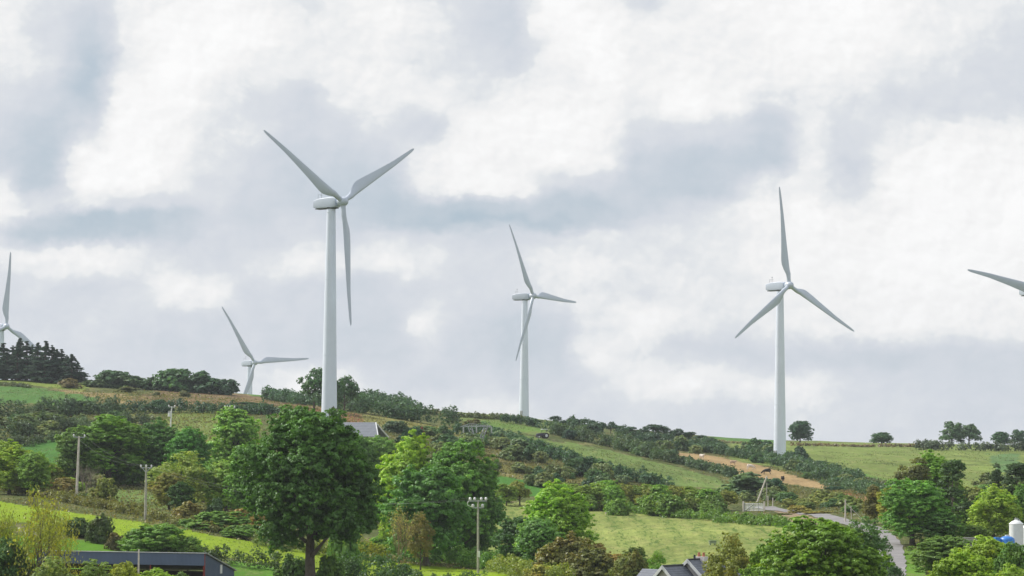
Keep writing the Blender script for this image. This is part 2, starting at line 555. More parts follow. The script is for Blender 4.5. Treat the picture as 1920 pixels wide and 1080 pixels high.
def build_ground():
    fine = np.radians(np.arange(-12.4, 12.401, 0.04))
    co = np.radians(np.concatenate([np.arange(-180, -12.5, 6.0)]))
    angs = np.concatenate([co, fine, -co[::-1]])[:-1]          # closed ring
    rad = np.concatenate([np.linspace(3, 195, 22), np.arange(200, 1060, 1.8), np.geomspace(1065, 2500, 22)])
    A, R = np.meshgrid(angs, rad)
    X = R*np.sin(A); Y = R*np.cos(A)
    Z = height(X, Y)
    nr, na = X.shape
    P = np.stack([X.ravel(), Y.ravel(), Z.ravel()], 1)
    P = np.vstack([P, [[0, 0, hz(0, 0.1)]]])
    idx = np.arange(nr*na).reshape(nr, na)
    a = idx[:-1, :]; b = np.roll(idx, -1, 1)[:-1, :]; c = np.roll(idx, -1, 1)[1:, :]; d = idx[1:, :]
    Q = np.stack([a.ravel(), d.ravel(), c.ravel(), b.ravel()], 1)
    me = bpy.data.meshes.new('ground')
    nq = len(Q)
    tri = np.stack([np.full(na, nr*na), idx[0], np.roll(idx[0], -1)], 1)
    me.vertices.add(len(P)); me.vertices.foreach_set('co', P.ravel())
    loops = np.concatenate([Q.ravel(), tri.ravel()])
    me.loops.add(len(loops)); me.loops.foreach_set('vertex_index', loops.astype(np.int32))
    ls = np.concatenate([np.arange(nq)*4, nq*4+np.arange(na)*3]).astype(np.int32)
    me.polygons.add(nq+na); me.polygons.foreach_set('loop_start', ls)
    me.polygons.foreach_set('use_smooth', np.ones(nq+na, bool))
    me.update(calc_edges=True)
    # lay out the fields
    front = (P[:, 1] > 150) & (np.abs(P[:, 0]/np.maximum(P[:, 1], 1)) < 0.215) & (P[:, 1] < 1500)
    pu = np.full(len(P), -9999.0); pv = np.full(len(P), -9999.0)
    u_, v_ = project(P[front])
    jx = (vnoise(P[front][:, 0], P[front][:, 1], 4)-0.5)*10+(vnoise(P[front][:, 0], P[front][:, 1], 1.3)-0.5)*5
    jy = (vnoise(P[front][:, 0]+50, P[front][:, 1]+80, 4)-0.5)*5+(vnoise(P[front][:, 0]+9, P[front][:, 1]+5, 1.3)-0.5)*2
    pu[front] = u_+jx; pv[front] = v_+jy
    K = 1/1.6
    base = np.array(lin(*GREEN_DEF))*K
    C = np.tile(np.array([*base, 1.0]), (len(P), 1))
    n0 = vnoise(P[:, 0]+1000, P[:, 1], 37)
    C[:, :3] *= (0.8+0.4*n0)[:, None]
    T = np.zeros((len(P),)) + 0.7
    Hh = np.zeros((len(P),))
    for poly, c, rg, hay in FIELDS:
        m = inpoly(pu, pv, poly)
        C[m, :3] = np.array(lin(*c))*K
        T[m] = rg
        Hh[m] = hay
    ca = me.color_attributes.new('tint', 'FLOAT_COLOR', 'POINT')
    ca.data.foreach_set('color', C.ravel())
    ra = me.attributes.new('rough', 'FLOAT', 'POINT'); ra.data.foreach_set('value', T)
    ha = me.attributes.new('hay', 'FLOAT', 'POINT'); ha.data.foreach_set('value', Hh)
    m, t, out = newmat('grassland')
    bs = t.node('ShaderNodeBsdfPrincipled')
    bs.inputs['Roughness'].default_value = 0.9
    bs.inputs['Specular IOR Level'].default_value = 0.1
    pos = t.node('ShaderNodeNewGeometry').outputs['Position']
    col = t.node('ShaderNodeAttribute', attribute_name='tint').outputs['Color']
    rg = t.node('ShaderNodeAttribute', attribute_name='rough').outputs['Fac']
    hy = t.node('ShaderNodeAttribute', attribute_name='hay').outputs['Fac']
    pa = t.vec('MULTIPLY', pos, (1, 0.16, 1))
    nA = t.noise(pos, 0.035, 4, 0.6)
    nB = t.noise(pa, 0.22, 5, 0.65)
    nC = t.noise(pa, 1.6, 4, 0.7)
    nD = t.noise(t.vec('ADD', pa, (31, 7, 0)), 0.5, 4, 0.7)
    amp = t.math('ADD', 0.42, t.math('MULTIPLY', rg, 0.65))
    v = t.math('ADD', t.math('MULTIPLY', t.math('SUBTRACT', nB, 0.5), 1.5), t.math('MULTIPLY', t.math('SUBTRACT', nC, 0.5), 1.5))
    v = t.math('ADD', v, t.math('MULTIPLY', t.math('SUBTRACT', nA, 0.5), 0.9))
    f = t.math('MAXIMUM', t.math('ADD', 1.0, t.math('MULTIPLY', v, amp)), 0.3)
    c1 = t.vec('MULTIPLY', col, t.comb(f, f, f))
    dry = t.math('MULTIPLY', t.maprange(nD, 0.48, 0.68, 0, 1), t.math('MULTIPLY', rg, 0.6))
    c1 = t.mix(dry, c1, t.vec('MULTIPLY', (0.30, 0.24, 0.12), t.comb(f, f, f)))
    # mown hay: rows of cut grass with dark stubble tufts between
    w2 = t.node('ShaderNodeTexWave', wave_type='BANDS', bands_direction='X')
    t.put(w2.inputs['Vector'], t.vec('ADD', pos, t.vec('MULTIPLY', t.noise(pos, 0.05, 2, 0.5, 0, True), (3, 0, 0))))
    w2.inputs['Scale'].default_value = 0.088
    w2.inputs['Distortion'].default_value = 0.8
    hb = t.noise(t.vec('MULTIPLY', pos, (1.9, 0.20, 0)), 0.95, 3, 0.6)
    hs = t.noise(t.vec('MULTIPLY', pos, (0.35, 0.22, 0)), 0.9, 3, 0.6)
    hd = t.maprange(t.math('ADD', hb, t.math('MULTIPLY', w2.outputs[1], 0.12)), 0.60, 0.72, 0, 0.85)
    hf = t.math('ADD', hd, t.math('ADD', t.math('MULTIPLY', w2.outputs[1], 0.24), t.maprange(hs, 0.42, 0.62, 0, 0.30)))
    hf = t.math('MULTIPLY', hf, hy)
    c1 = t.mix(hf, c1, (0.10, 0.16, 0.03))
    t.put(bs.inputs['Base Color'], c1)
    b = t.node('ShaderNodeBump')
    b.inputs['Strength'].default_value = 0.9
    b.inputs['Distance'].default_value = 0.5
    t.put(b.inputs['Height'], t.math('MULTIPLY', t.math('ADD', nC, nB), rg))
    t.l.new(b.outputs[0], bs.inputs['Normal'])
    t.l.new(bs.outputs[0], out.inputs[0])
    me.materials.append(m)
    o = bpy.data.objects.new('ground', me)
    link(o)
    tag(o, kind='structure')
build_ground()

# ------------------------------------------------------------------ road
def ribbon(path, width, name, mat, off=0.05, kind='structure', edge=0.0):
    """path: list of world xy; a sheet draped on the ground"""
    P = np.array([[p[0], p[1]] for p in path])
    seg = np.hypot(*(P[1:]-P[:-1]).T)
    s = np.concatenate([[0], np.cumsum(seg)])
    ss = np.arange(0, s[-1], 1.0)
    X = np.interp(ss, s, P[:, 0]); Y = np.interp(ss, s, P[:, 1])
    k = np.ones(9)/9
    X = np.convolve(np.pad(X, 4, mode='edge'), k, 'valid'); Y = np.convolve(np.pad(Y, 4, mode='edge'), k, 'valid')
    dx = np.gradient(X); dy = np.gradient(Y); L = np.hypot(dx, dy)
    nx, ny = -dy/L, dx/L
    m = 9
    v = []; f = []
    for i in range(len(X)):
        wv = width*(1+0.06*math.sin(i*0.7))
        for j in range(m):
            q = (j/(m-1)-0.5)*wv
            x = X[i]+nx[i]*q; y = Y[i]+ny[i]*q
            v.append((x, y, hz(x, y)+off))
    for i in range(len(X)-1):
        for j in range(m-1):
            a = i*m+j
            f.append((a, a+1, a+m+1, a+m))
    b = MB(); b.v = v; b.f = f
    o = b.build(name, mat, smooth=True)
    tag(o, kind=kind)
    return o
ROADM = pmat('worn_asphalt', (0.225, 0.215, 0.22), 0.9, var=0.18, scale=0.4, bump=0.2, bscale=6)
rp = [hit(1430, 950), hit(1500, 960), hit(1560, 972), hit(1610, 984), hit(1650, 1000), at(1668, 330), at(1672, 300), at(1668, 270), at(1660, 240), at(1640, 205)]
ribbon(rp, 2.9, 'road', ROADM)

# ------------------------------------------------------------------ wind turbines
RB = 23.5
def blade_mesh(parent_rot):
    """a 23.5 m blade along +Z, chord along Y, from its round root to a slim tip"""
    prof = [  # r, chord, thickness ratio, twist deg, sweep of centre
        (0.7, .95, 1.0, 8), (1.6, .95, 1.0, 8), (2.6, 1.15, .78, 9), (3.8, 1.65, .46, 10), (5.0, 2.08, .30, 9), (6.0, 2.15, .25, 8),
        (8.0, 1.95, .21, 5.5), (11, 1.6, .19, 3), (14, 1.3, .18, 1.5), (17, 1.02, .17, .6), (20, .80, .16, 0), (22.2, .62, .15, 0), (23.1, .45, .15, 0), (23.5, .16, .2, 0)]
    rings = []
    N = 20
    for r, c, th, tw in prof:
        le = 0.48+0.02*r/23.5 if r > 3 else c/2
        le = min(le, c*0.5) if r > 3 else c/2
        ring = []
        roundness = 1.0 if r < 2 else (0.5 if r < 3 else 0.0)
        for k in range(N):
            a = 2*math.pi*k/N
            cx = (1-math.cos(a))/2             # 0 leading .. 1 trailing
            s = 1 if a < math.pi else -1
            air = 5*th*(0.2969*math.sqrt(cx)-0.126*cx-0.3516*cx**2+0.2843*cx**3-0.1015*cx**4)*c
            y = le - cx*c
            x = s*air*(1.0 if s > 0 else 0.75)
            xr = math.sin(a)*c/2; yr = math.cos(a)*c/2
            y = y*(1-roundness)+yr*roundness
            x = x*(1-roundness)+xr*roundness
            t_ = math.radians(tw)
            ring.append((x*math.cos(t_)+y*math.sin(t_) , -x*math.sin(t_)+y*math.cos(t_), r))
        rings.append(ring)
    b = MB(); b.loft(rings)
    return b
def turbine_proto():
    T = {}
    b = MB()                                # nacelle: rounded box with cut-back tail, axis along +X
    rings = []
    for x, w, zt, zb in [(1.75, .55, .55, -.62), (1.7, .75, .75, -.85), (1.2, .85, .9, -.98), (0.2, .88, 1.0, -1.02), (-2.4, .88, .86, -1.02), (-3.3, .84, .70, -1.0), (-4.0, .78, .52, -.78), (-4.1, .66, .4, -.5)]:
        ring = []
        for cy, cz in ((1, 1), (-1, 1), (-1, -1), (1, -1)):
            for q in range(4):
                a = (q/3)*math.pi/2
                rr = 0.16
                bx = {(1,1):0, (-1,1):math.pi/2, (-1,-1):math.pi, (1,-1):1.5*math.pi}[(cy, cz)]
                yy = cy*(w-rr)+rr*math.cos(bx+a)
                z0 = zt if cz > 0 else zb
                zz = z0-cz*rr+rr*math.sin(bx+a)
                ring.append((x, yy, zz))
        rings.append(ring)
    b.loft(rings)
    T['nacelle'] = b
    b = MB()                                # hub with its nose cone
    rings = []
    for x, r in [(-.95, .55), (-.9, .8), (-.3, .92), (.35, .9), (.75, .72), (1.02, .42), (1.12, .12)]:
        rings.append([(x, r*math.cos(2*math.pi*k/20), r*math.sin(2*math.pi*k/20)) for k in range(20)])
    b.loft(rings); T['hub'] = b
    b = MB()                                # instrument mast on the nacelle roof
    b.tube([(-3.0, .4, .9), (-3.0, .4, 2.2)], .045, 6); b.tube([(-3.0, -.45, .9), (-3.0, -.45, 1.7)], .04, 6)
    b.tube([(-3.0, -.45, 1.65), (-3.0, .8, 1.65)], .035, 6); b.box(-3.15, -2.85, .3, .5, 2.15, 2.3)
    T['mast'] = b
    return T
TP = turbine_proto()
BLADE = blade_mesh(0)
def turbine(uh, vh, D, psi, th, label, base_u=None):
    h = pt(uh, vh, D)
    az = math.atan2(h.x, h.y)
    a = math.radians(psi)-math.pi/2 - az
    ax = Vector((math.cos(a), math.sin(a), 0))
    ct = h - ax*3.05
    zb = hz(ct.x, ct.y)
    Ht = h.z-1.25-zb+0.25
    root = empty('wind_turbine', (ct.x, ct.y, zb-0.25), a, label, 'wind turbine', 'white wind turbines along the hill')
    b = MB()
    n = 14
    rr = []
    for i in range(n+1):
        q = i/n
        r = 1.52*(1-q)+.84*q
        rr.append([(r*math.cos(2*math.pi*k/40), r*math.sin(2*math.pi*k/40), q*Ht) for k in range(40)])
    b.loft(rr)
    tw = b.build('tower', WHITE, root, True)
    for q in (0.34, 0.68, 0.985):
        r = 1.52*(1-q)+.84*q
        fb = MB(); fb.tube([(0, 0, q*Ht-.05), (0, 0, q*Ht+.05)], r+.035, 40)
        fb.build('flange', WHITE, tw, True)
    db = MB(); db.box(-.42, .42, -1.60, -1.42, .8, 2.8); db.build('door', STEEL, tw)
    yb = MB(); yb.tube([(0, 0, Ht), (0, 0, Ht+.3)], .92, 30)
    yb.build('yaw_ring', DARKM, root, True)
    hubz = h.z-(zb-0.25)
    nc = TP['nacelle'].build('nacelle', WHITE2, root, True, loc=(0, 0, hubz-.05))
    bb = MB(); bb.box(-3.6, 1.3, -.7, .7, -1.14, -1.03); bb.build('belly_plate', DARKM, nc)
    TP['mast'].build('anemometer_mast', STEEL, nc)
    hb = TP['hub'].build('hub', WHITE2, root, True, loc=(3.05, 0, hubz))
    hb.rotation_euler = (0, math.radians(-5), 0)
    for k in range(3):
        bl = BLADE.build('blade', WHITE2, root, True, loc=(3.05, 0, hubz))
        ang = math.radians(th+120*k)
        M = Matrix.Rotation(math.radians(-5), 3, 'Y') @ Matrix.Rotation(-ang, 3, 'X') @ Matrix.Rotation(math.radians(0.8), 3, 'Y')
        bl.rotation_euler = M.to_euler()
    return root
TURB = [
 (643, 378, 544, 46, -60, 'largest white wind turbine, two blades raised in a V, behind the big round tree'),
 (1480, 535, 684, 46, -4, 'white wind turbine with one blade straight up, standing at the right-hand field'),
 (1000, 555, 864, 57, -28, 'mid-skyline wind turbine with one blade pointing almost level to the right'),
 (478, 680, 1015, 36, -35, 'half hidden wind turbine whose hub is just above the hilltop, left of the largest one'),
 (12, 612, 901, 30, 5, 'wind turbine behind the dark conifer wood at the left edge'),
 (1960, 543, 625, 46, -82, 'wind turbine cut off by the right edge, only one blade tip in view'),
]
for q in TURB:
    turbine(*q)

# ------------------------------------------------------------------ vegetation meshes
def quads(name, C, N, S, rng, var, asp=0.7, mat=None):
    """leaf faces at centres C, normals N, sizes S"""
    n = len(C)
    N = N/np.maximum(np.linalg.norm(N, axis=1, keepdims=True), 1e-6)
    R = rng.normal(size=(n, 3))
    A = np.cross(N, R); A /= np.maximum(np.linalg.norm(A, axis=1, keepdims=True), 1e-6)
    B = np.cross(N, A)
    S = S[:, None]
    a2 = asp*(0.7+0.6*rng.random((n, 1)))
    V = np.empty((n, 4, 3))
    V[:, 0] = C+A*S*0.5; V[:, 1] = C+B*S*0.5*a2; V[:, 2] = C-A*S*0.5; V[:, 3] = C-B*S*0.5*a2
    V[:, 0] += N*S*0.12; V[:, 2] += N*S*0.12
    me = bpy.data.meshes.new(name)
    me.vertices.add(4*n); me.vertices.foreach_set('co', V.ravel())
    me.loops.add(4*n); me.loops.foreach_set('vertex_index', np.arange(4*n, dtype=np.int32))
    me.polygons.add(n); me.polygons.foreach_set('loop_start', (np.arange(n)*4).astype(np.int32))
    me.update(calc_edges=True)
    at_ = me.attributes.new('leafv', 'FLOAT', 'FACE')
    at_.data.foreach_set('value', var.astype(np.float32))
    me.materials.append(mat or LEAF)
    return me
def rdir(rng, n):
    d = rng.normal(size=(n, 3))
    return d/np.linalg.norm(d, axis=1, keepdims=True)
def crown_cloud(rng, lobes, n, leaf, inner=0.12, flat=0.85):
    """leaves on ragged sprays around the skins of lobes (cx,cy,cz,r)"""
    L = np.array(lobes)
    p = L[:, 3]**2; p /= p.sum()
    k = rng.choice(len(L), n, p=p)
    ns = 48
    sp = rdir(rng, len(L)*ns).reshape(len(L), ns, 3)
    sp[:, :, 2] = np.where(sp[:, :, 2] < -0.6, -sp[:, :, 2], sp[:, :, 2])
    ks = rng.integers(0, ns, n)
    dd = sp[k, ks]
    spr = (0.62+0.62*rng.random((len(L), ns)))
    sr = (0.12+0.13*rng.random((len(L), ns)))[k, ks]
    off = rdir(rng, n)*(rng.random(n)**0.5*sr)[:, None]*np.array([1, 1, .7])
    d = dd*spr[k, ks][:, None]+off
    inn = rng.random(n) < inner
    d[inn] *= rng.random((inn.sum(), 1))
    C = L[k, :3]+d*L[k, 3][:, None]*np.array([1, 1, flat])
    N = dd*0.7+off/np.maximum(sr, .05)[:, None]*.5+rdir(rng, n)*0.6+np.array([0, 0, 0.30])
    S = leaf*(0.6+0.8*rng.random(n))
    var = np.clip(0.45+rng.normal(0, 0.15, n)+0.10*rng.standard_normal((len(L), ns))[k, ks]+0.07*rng.standard_normal(len(L))[k], 0, 1)
    return C, N, S, var
def limb_tree(rng, H, lobes, r0, trunk_h, lean=0.0, sides=8, forks=1):
    b = MB()
    top = Vector((lean*H*.1+rng.normal()*.1, rng.normal()*.1, H*0.62))
    pts = []
    m = 7
    for i in range(m):
        q = i/(m-1)
        pts.append((top.x*q+rng.normal()*0.03*H*0.1, top.y*q+rng.normal()*0.03*H*.1, top.z*q-.3*(1-q)))
    rad = [r0*(1.35 if i == 0 else (1.0-0.72*i/(m-1))) for i in range(m)]
    b.tube(pts, rad, sides)
    for (x, y, z, r) in lobes[:14]:
        q = min(max((z*0.55)/H/0.62, trunk_h/(H*.62)), 0.95)
        i = q*(m-1); i0 = min(int(i), m-2); fr = i-i0
        s = Vector(pts[i0]).lerp(Vector(pts[i0+1]), fr)
        e = Vector((x, y, z))
        mid = s.lerp(e, 0.5)+Vector((rng.normal()*.2, rng.normal()*.2, -abs(rng.normal())*.15))
        rr = r0*(1-0.72*q)*0.5
        b.tube([s, mid, e], [rr, rr*.6, rr*.22], 5)
    return b
def dome_lobes(rng, W_, H, z0, n, rl, flat=1.0, jitter=.12):
    """lobe centres in a dome of width W, from height z0 to H"""
    out = []
    hh = (H-z0)
    for i in range(n):
        d = rdir(rng, 1)[0]
        q = rng.random()**0.3
        r = rl*(0.6+0.75*rng.random()**1.5)
        if d[2] < 0:
            e = max(math.hypot(d[0], d[1]), .25)**-.65
            d[0] *= e; d[1] *= e
        sx = (W_/2-r)*(0.92+rng.normal()*jitter*.6)
        sz = (hh/2-r*0.85)*(0.95+rng.normal()*jitter*.6)
        c = Vector((d[0]*sx*q, d[1]*sx*q, z0+hh/2+d[2]*sz*q*flat))
        # widest a bit below the middle
        if c.z > z0+hh*0.55:
            k = 1-0.35*((c.z-(z0+hh*.55))/(hh*.45))
            c.x *= k; c.y *= k
        out.append((c.x, c.y, c.z, r))
    return out

PROTO = {}
def proto_tree(key, H, W_, z0, nl, rl, nleaf, leaf, r0, seed, bark=None, inner=.12, flat=.85, trunk_h=1.5, asp=.7, jitter=.12):
    rng = np.random.default_rng(seed)
    lb = dome_lobes(rng, W_, H, z0, nl, rl, jitter=jitter)
    C, N, S, var = crown_cloud(rng, lb, nleaf, leaf, inner, flat)
    me = quads('crown', C, N, S, rng, var, asp)
    tb = limb_tree(rng, H, lb, r0, trunk_h)
    o = tb.build('trunk', bark or BARK, None, True)
    tm = o.data
    bpy.data.objects.remove(o)
    # real extents
    lo = np.percentile(C, 0.6, axis=0); hi = np.percentile(C, 99.6, axis=0)
    PROTO[key] = (me, tm, float(hi[2]), float((hi[0]-lo[0]+hi[1]-lo[1])/2))
# near, full trees
proto_tree('big', 16, 13.5, 2.2, 150, 1.35, 230000, 0.205, .5, 11, trunk_h=2.5)
proto_tree('ash', 12, 11, 0.0, 80, 1.4, 117300, 0.215, .32, 12, inner=.15)
proto_tree('ashb', 12, 9, 0.0, 66, 1.3, 96598, 0.205, .30, 13)
proto_tree('round', 9, 8, 0.0, 37, 1.45, 64399, 0.2, .26, 14)
proto_tree('near', 9, 9.5, 0.0, 90, .95, 150000, 0.155, .28, 15, asp=.85)
proto_tree('tall', 11, 6.5, 0.0, 40, 1.25, 46000, 0.230, .25, 16)
proto_tree('airy', 9, 8, 0.6, 40, 0.95, 20700, 0.192, .18, 17, inner=.25, jitter=.25)
# middle distance
proto_tree('mid', 8, 8, -0.4, 29, 1.5, 15300, 0.355, .24, 21)
proto_tree('midb', 8, 6.5, -0.5, 24, 1.25, 12750, 0.340, .20, 22)
proto_tree('midc', 7, 8.5, 0.7, 24, 1.2, 11050, 0.340, .24, 23, jitter=.2)
proto_tree('gappy', 8, 8, 1.4, 21, 1.0, 6120, 0.340, .22, 24, jitter=.3, inner=.3)
proto_tree('wisp', 6, 3.2, 1.2, 12, .65, 2550, 0.311, .12, 25, jitter=.3, inner=.3)
proto_tree('wispb', 6, 3.6, 1.6, 9, .75, 2210, 0.311, .12, 26, jitter=.4, inner=.3)

def proto_bush(key, H, W_, nl, rl, nleaf, leaf, seed, asp=.7, inner=.1):
    rng = np.random.default_rng(seed)
    lb = dome_lobes(rng, W_, H, -H*0.25, nl, rl, jitter=.22)
    for j in range(nl//2):
        q = lb[rng.integers(0, nl)]
        lb.append((q[0]+rng.normal()*.2, q[1]+rng.normal()*.2, q[2]+q[3]*(.6+.7*rng.random()), q[3]*.42))
    C, N, S, var = crown_cloud(rng, lb, nleaf, leaf, inner, .85)
    C[:, 2] = np.maximum(C[:, 2], -0.15+0.1*rng.random(len(C)))
    me = quads('bush', C, N, S, rng, var, asp)
    lo = np.percentile(C, 0.6, axis=0); hi = np.percentile(C, 99.6, axis=0)
    PROTO[key] = (me, None, float(hi[2]), float((hi[0]-lo[0]+hi[1]-lo[1])/2))
proto_bush('bnear', 3.0, 4.6, 33, .75, 22100, 0.200, 31)
proto_bush('bnearb', 2.6, 4.2, 28, .65, 17000, 0.200, 32)
proto_bush('bmid', 2.6, 3.6, 18, .70, 5780, 0.252, 33)
proto_bush('bmidb', 2.4, 4.2, 20, .60, 5780, 0.252, 34)
proto_bush('bfar', 3.0, 4.4, 15, .90, 3910, 0.370, 35)
proto_bush('bfarb', 2.8, 3.6, 13, .75, 3230, 0.370, 36)
proto_bush('bfarc', 2.8, 5.0, 18, .70, 3910, 0.370, 37)

# conifers
def proto_spruce(key, H, W_, seed, n=7500, leaf=.5, bare=.10, ragged=.25):
    rng = np.random.default_rng(seed)
    zc = []; 
    nb = 75
    zb = H*(bare+(1-bare)*np.sort(rng.random(nb))**1.15)
    ab = rng.random(nb)*2*np.pi
    rb = (W_/2)*np.clip(1.04-(zb/H)**1.25, 0.05, 1)*(1-ragged+ragged*1.6*rng.random(nb))
    k = rng.integers(0, nb, n)
    q = rng.random(n)**0.6
    r = rb[k]*q
    z = zb[k]-0.16*r+0.05*H/10*rng.normal(size=n)-0.12*rng.random(n)*rb[k]
    th = ab[k]+rng.normal(0, .22, n)*(0.4+0.6*(1-q))
    C = np.stack([r*np.cos(th), r*np.sin(th), z], 1)
    N = np.stack([np.cos(th)*.35, np.sin(th)*.35, np.ones(n)*.7], 1)+rdir(rng, n)*.7
    S = leaf*(0.6+0.8*rng.random(n))*(0.65+0.35*rb[k]/(W_/2))
    me = quads('crown', C, N, S, rng, np.clip(rng.normal(.45, .2, n), 0, 1), .4)
    b = MB(); b.tube([(0, 0, -.3), (0, 0, H*.5), (0, 0, H*.97)], [H*.02, H*.012, H*.003], 7)
    o = b.build('trunk', BARK, None, True); tm = o.data; bpy.data.objects.remove(o)
    PROTO[key] = (me, tm, H*1.0, W_*.95)
proto_spruce('spruce', 10, 4.6, 41)
proto_spruce('spruceb', 10, 4.0, 42, ragged=.4, bare=.2)
proto_spruce('sprucec', 10, 5.2, 43, ragged=.35)
def proto_pine(key, H, W_, seed, n=16000, leaf=.36):
    rng = np.random.default_rng(seed)
    lb = []
    for i in range(34):
        z = H*(0.25+0.72*rng.random())
        a = rng.random()*2*math.pi
        rr = W_/2*(0.25+0.7*rng.random())*(1.05-0.75*(z/H)**2)
        lb.append((rr*math.cos(a), rr*math.sin(a), z, .85+.5*rng.random()))
    C, N, S, var = crown_cloud(rng, lb, n, leaf, .15, .42)
    me = quads('crown', C, N, S, rng, var*.8, .45)
    b = limb_tree(rng, H*1.35, lb, .24, H*.3)
    o = b.build('trunk', BARK_PALE, None, True); tm = o.data; bpy.data.objects.remove(o)
    PROTO[key] = (me, tm, float(C[:, 2].max()), W_)
proto_pine('pine', 12, 7, 44)
proto_pine('pineb', 10, 5, 45, n=11000)

# sparse branching tree (autumn birch / dead thorn)
def branching(rng, H, r0, spread, depth, splits, nstems=3, drop=.0):
    b = MB(); tips = []
    def grow(p, d, L, r, lv):
        m = 4
        pts = [p]; q = p
        for i in range(m-1):
            d = (d+Vector(rng.normal(0, .10, 3))+Vector((0, 0, .06))).normalized()
            q = q+d*(L/(m-1)); pts.append(q)
        b.tube(pts, [r*(1-.45*i/(m-1)) for i in range(m)], 6 if lv == 0 else (4 if lv < 3 else 3), cap=False)
        if lv >= depth:
            tips.append((q, d)); return
        if lv >= depth-1: tips.append((q, d))
        for k in range(splits):
            nd = (d+Vector(rng.normal(0, spread, 3))).normalized()
            nd.z = nd.z*(1-drop)+.15
            st = pts[-1] if k == 0 else pts[rng.integers(1, m)]
            grow(st, nd.normalized(), L*(.62+.2*rng.random()), r*.55, lv+1)
    for s_ in range(nstems):
        a = 2*math.pi*s_/nstems+rng.random()
        d = Vector((math.cos(a)*.28, math.sin(a)*.28, 1)).normalized()
        grow(Vector((math.cos(a)*.15, math.sin(a)*.15, -.2)), d, H*.33, r0, 0)
    return b, tips
def proto_branchy(key, H, seed, nleaf, leaf, mat, depth=5, splits=3, nstems=3, spread=.42, r0=.09, width=None):
    rng = np.random.default_rng(seed)
    b, tips = branching(rng, H, r0, spread, depth, splits, nstems)
    o = b.build('trunk', mat, None, True); tm = o.data; bpy.data.objects.remove(o)
    T = np.array([list(t[0]) for t in tips])
    me = None
    if nleaf:
        k = rng.integers(0, len(T), nleaf)
        C = T[k]+rng.normal(0, .30, (nleaf, 3))
        me = quads('crown', C, rdir(rng, nleaf), leaf*(.6+.8*rng.random(nleaf)), rng, np.clip(rng.normal(.5, .25, nleaf), 0, 1))
    lo = T.min(0); hi = T.max(0)
    PROTO[key] = (me, tm, float(hi[2]), float((hi[0]-lo[0]+hi[1]-lo[1])/2))
proto_branchy('birch', 7, 51, 2600, .17, BARK, depth=4, splits=3)
proto_branchy('birchb', 6, 52, 5000, .18, BARK, depth=4, splits=3, nstems=4)
proto_branchy('dry', 5, 53, 500, .16, TWIG, depth=5, splits=3, nstems=7, spread=.28, r0=.05)
proto_branchy('bare', 6, 54, 0, .2, BARK_PALE, depth=5, splits=3, nstems=3, spread=.5, r0=.07)

RNG = random.Random(5)
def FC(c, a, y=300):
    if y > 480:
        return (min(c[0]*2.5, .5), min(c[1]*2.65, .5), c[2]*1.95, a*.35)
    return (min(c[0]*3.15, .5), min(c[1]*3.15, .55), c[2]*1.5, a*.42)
def tree(u, vb, vt, w, key, col, autumn=0.0, label=None, group=None, y=None, cat='tree', name='tree'):
    """stand a tree on the hill: its foot on photo row vb (or at distance y), top at row vt, w pixels wide"""
    p = at(u, y) if y else hit(u, vb)
    me, tm, Hm, Wm = PROTO[key]
    q = ppm(p)
    gz = 850-(p.z-H0)*q - (u-960)*ROLL*-1*0
    _, v0 = project(np.array([[p.x, p.y, p.z]]))
    hgt = max((float(v0[0])-vt)/q, 0.5)
    sz = hgt/Hm; sx = (w*.9/q)/Wm
    root = empty(name, (p.x, p.y, p.z), RNG.uniform(0, 6.28), label, cat, group)
    root.scale = (sx, sx, sz)
    if tm is not None:
        link(bpy.data.objects.new('trunk', tm), root)
    if me is not None:
        c = link(bpy.data.objects.new('crown', me), root)
        c.color = FC(col, autumn, p.y)
    return root
def bush(u, vb, h, w, key, col, autumn=0.0, label=None, group=None, y=None, name='bush'):
    p = at(u, y) if y else hit(u, vb)
    me, tm, Hm, Wm = PROTO[key]
    q = ppm(p)
    o = bpy.data.objects.new(name, me)
    o.location = p
    o.rotation_euler = (0, 0, RNG.uniform(0, 6.28))
    o.scale = (w/q/Wm, w/q/Wm, h/q/Hm)
    o.color = FC(col, autumn, p.y)
    link(o)
    return tag(o, label, 'bush', group)
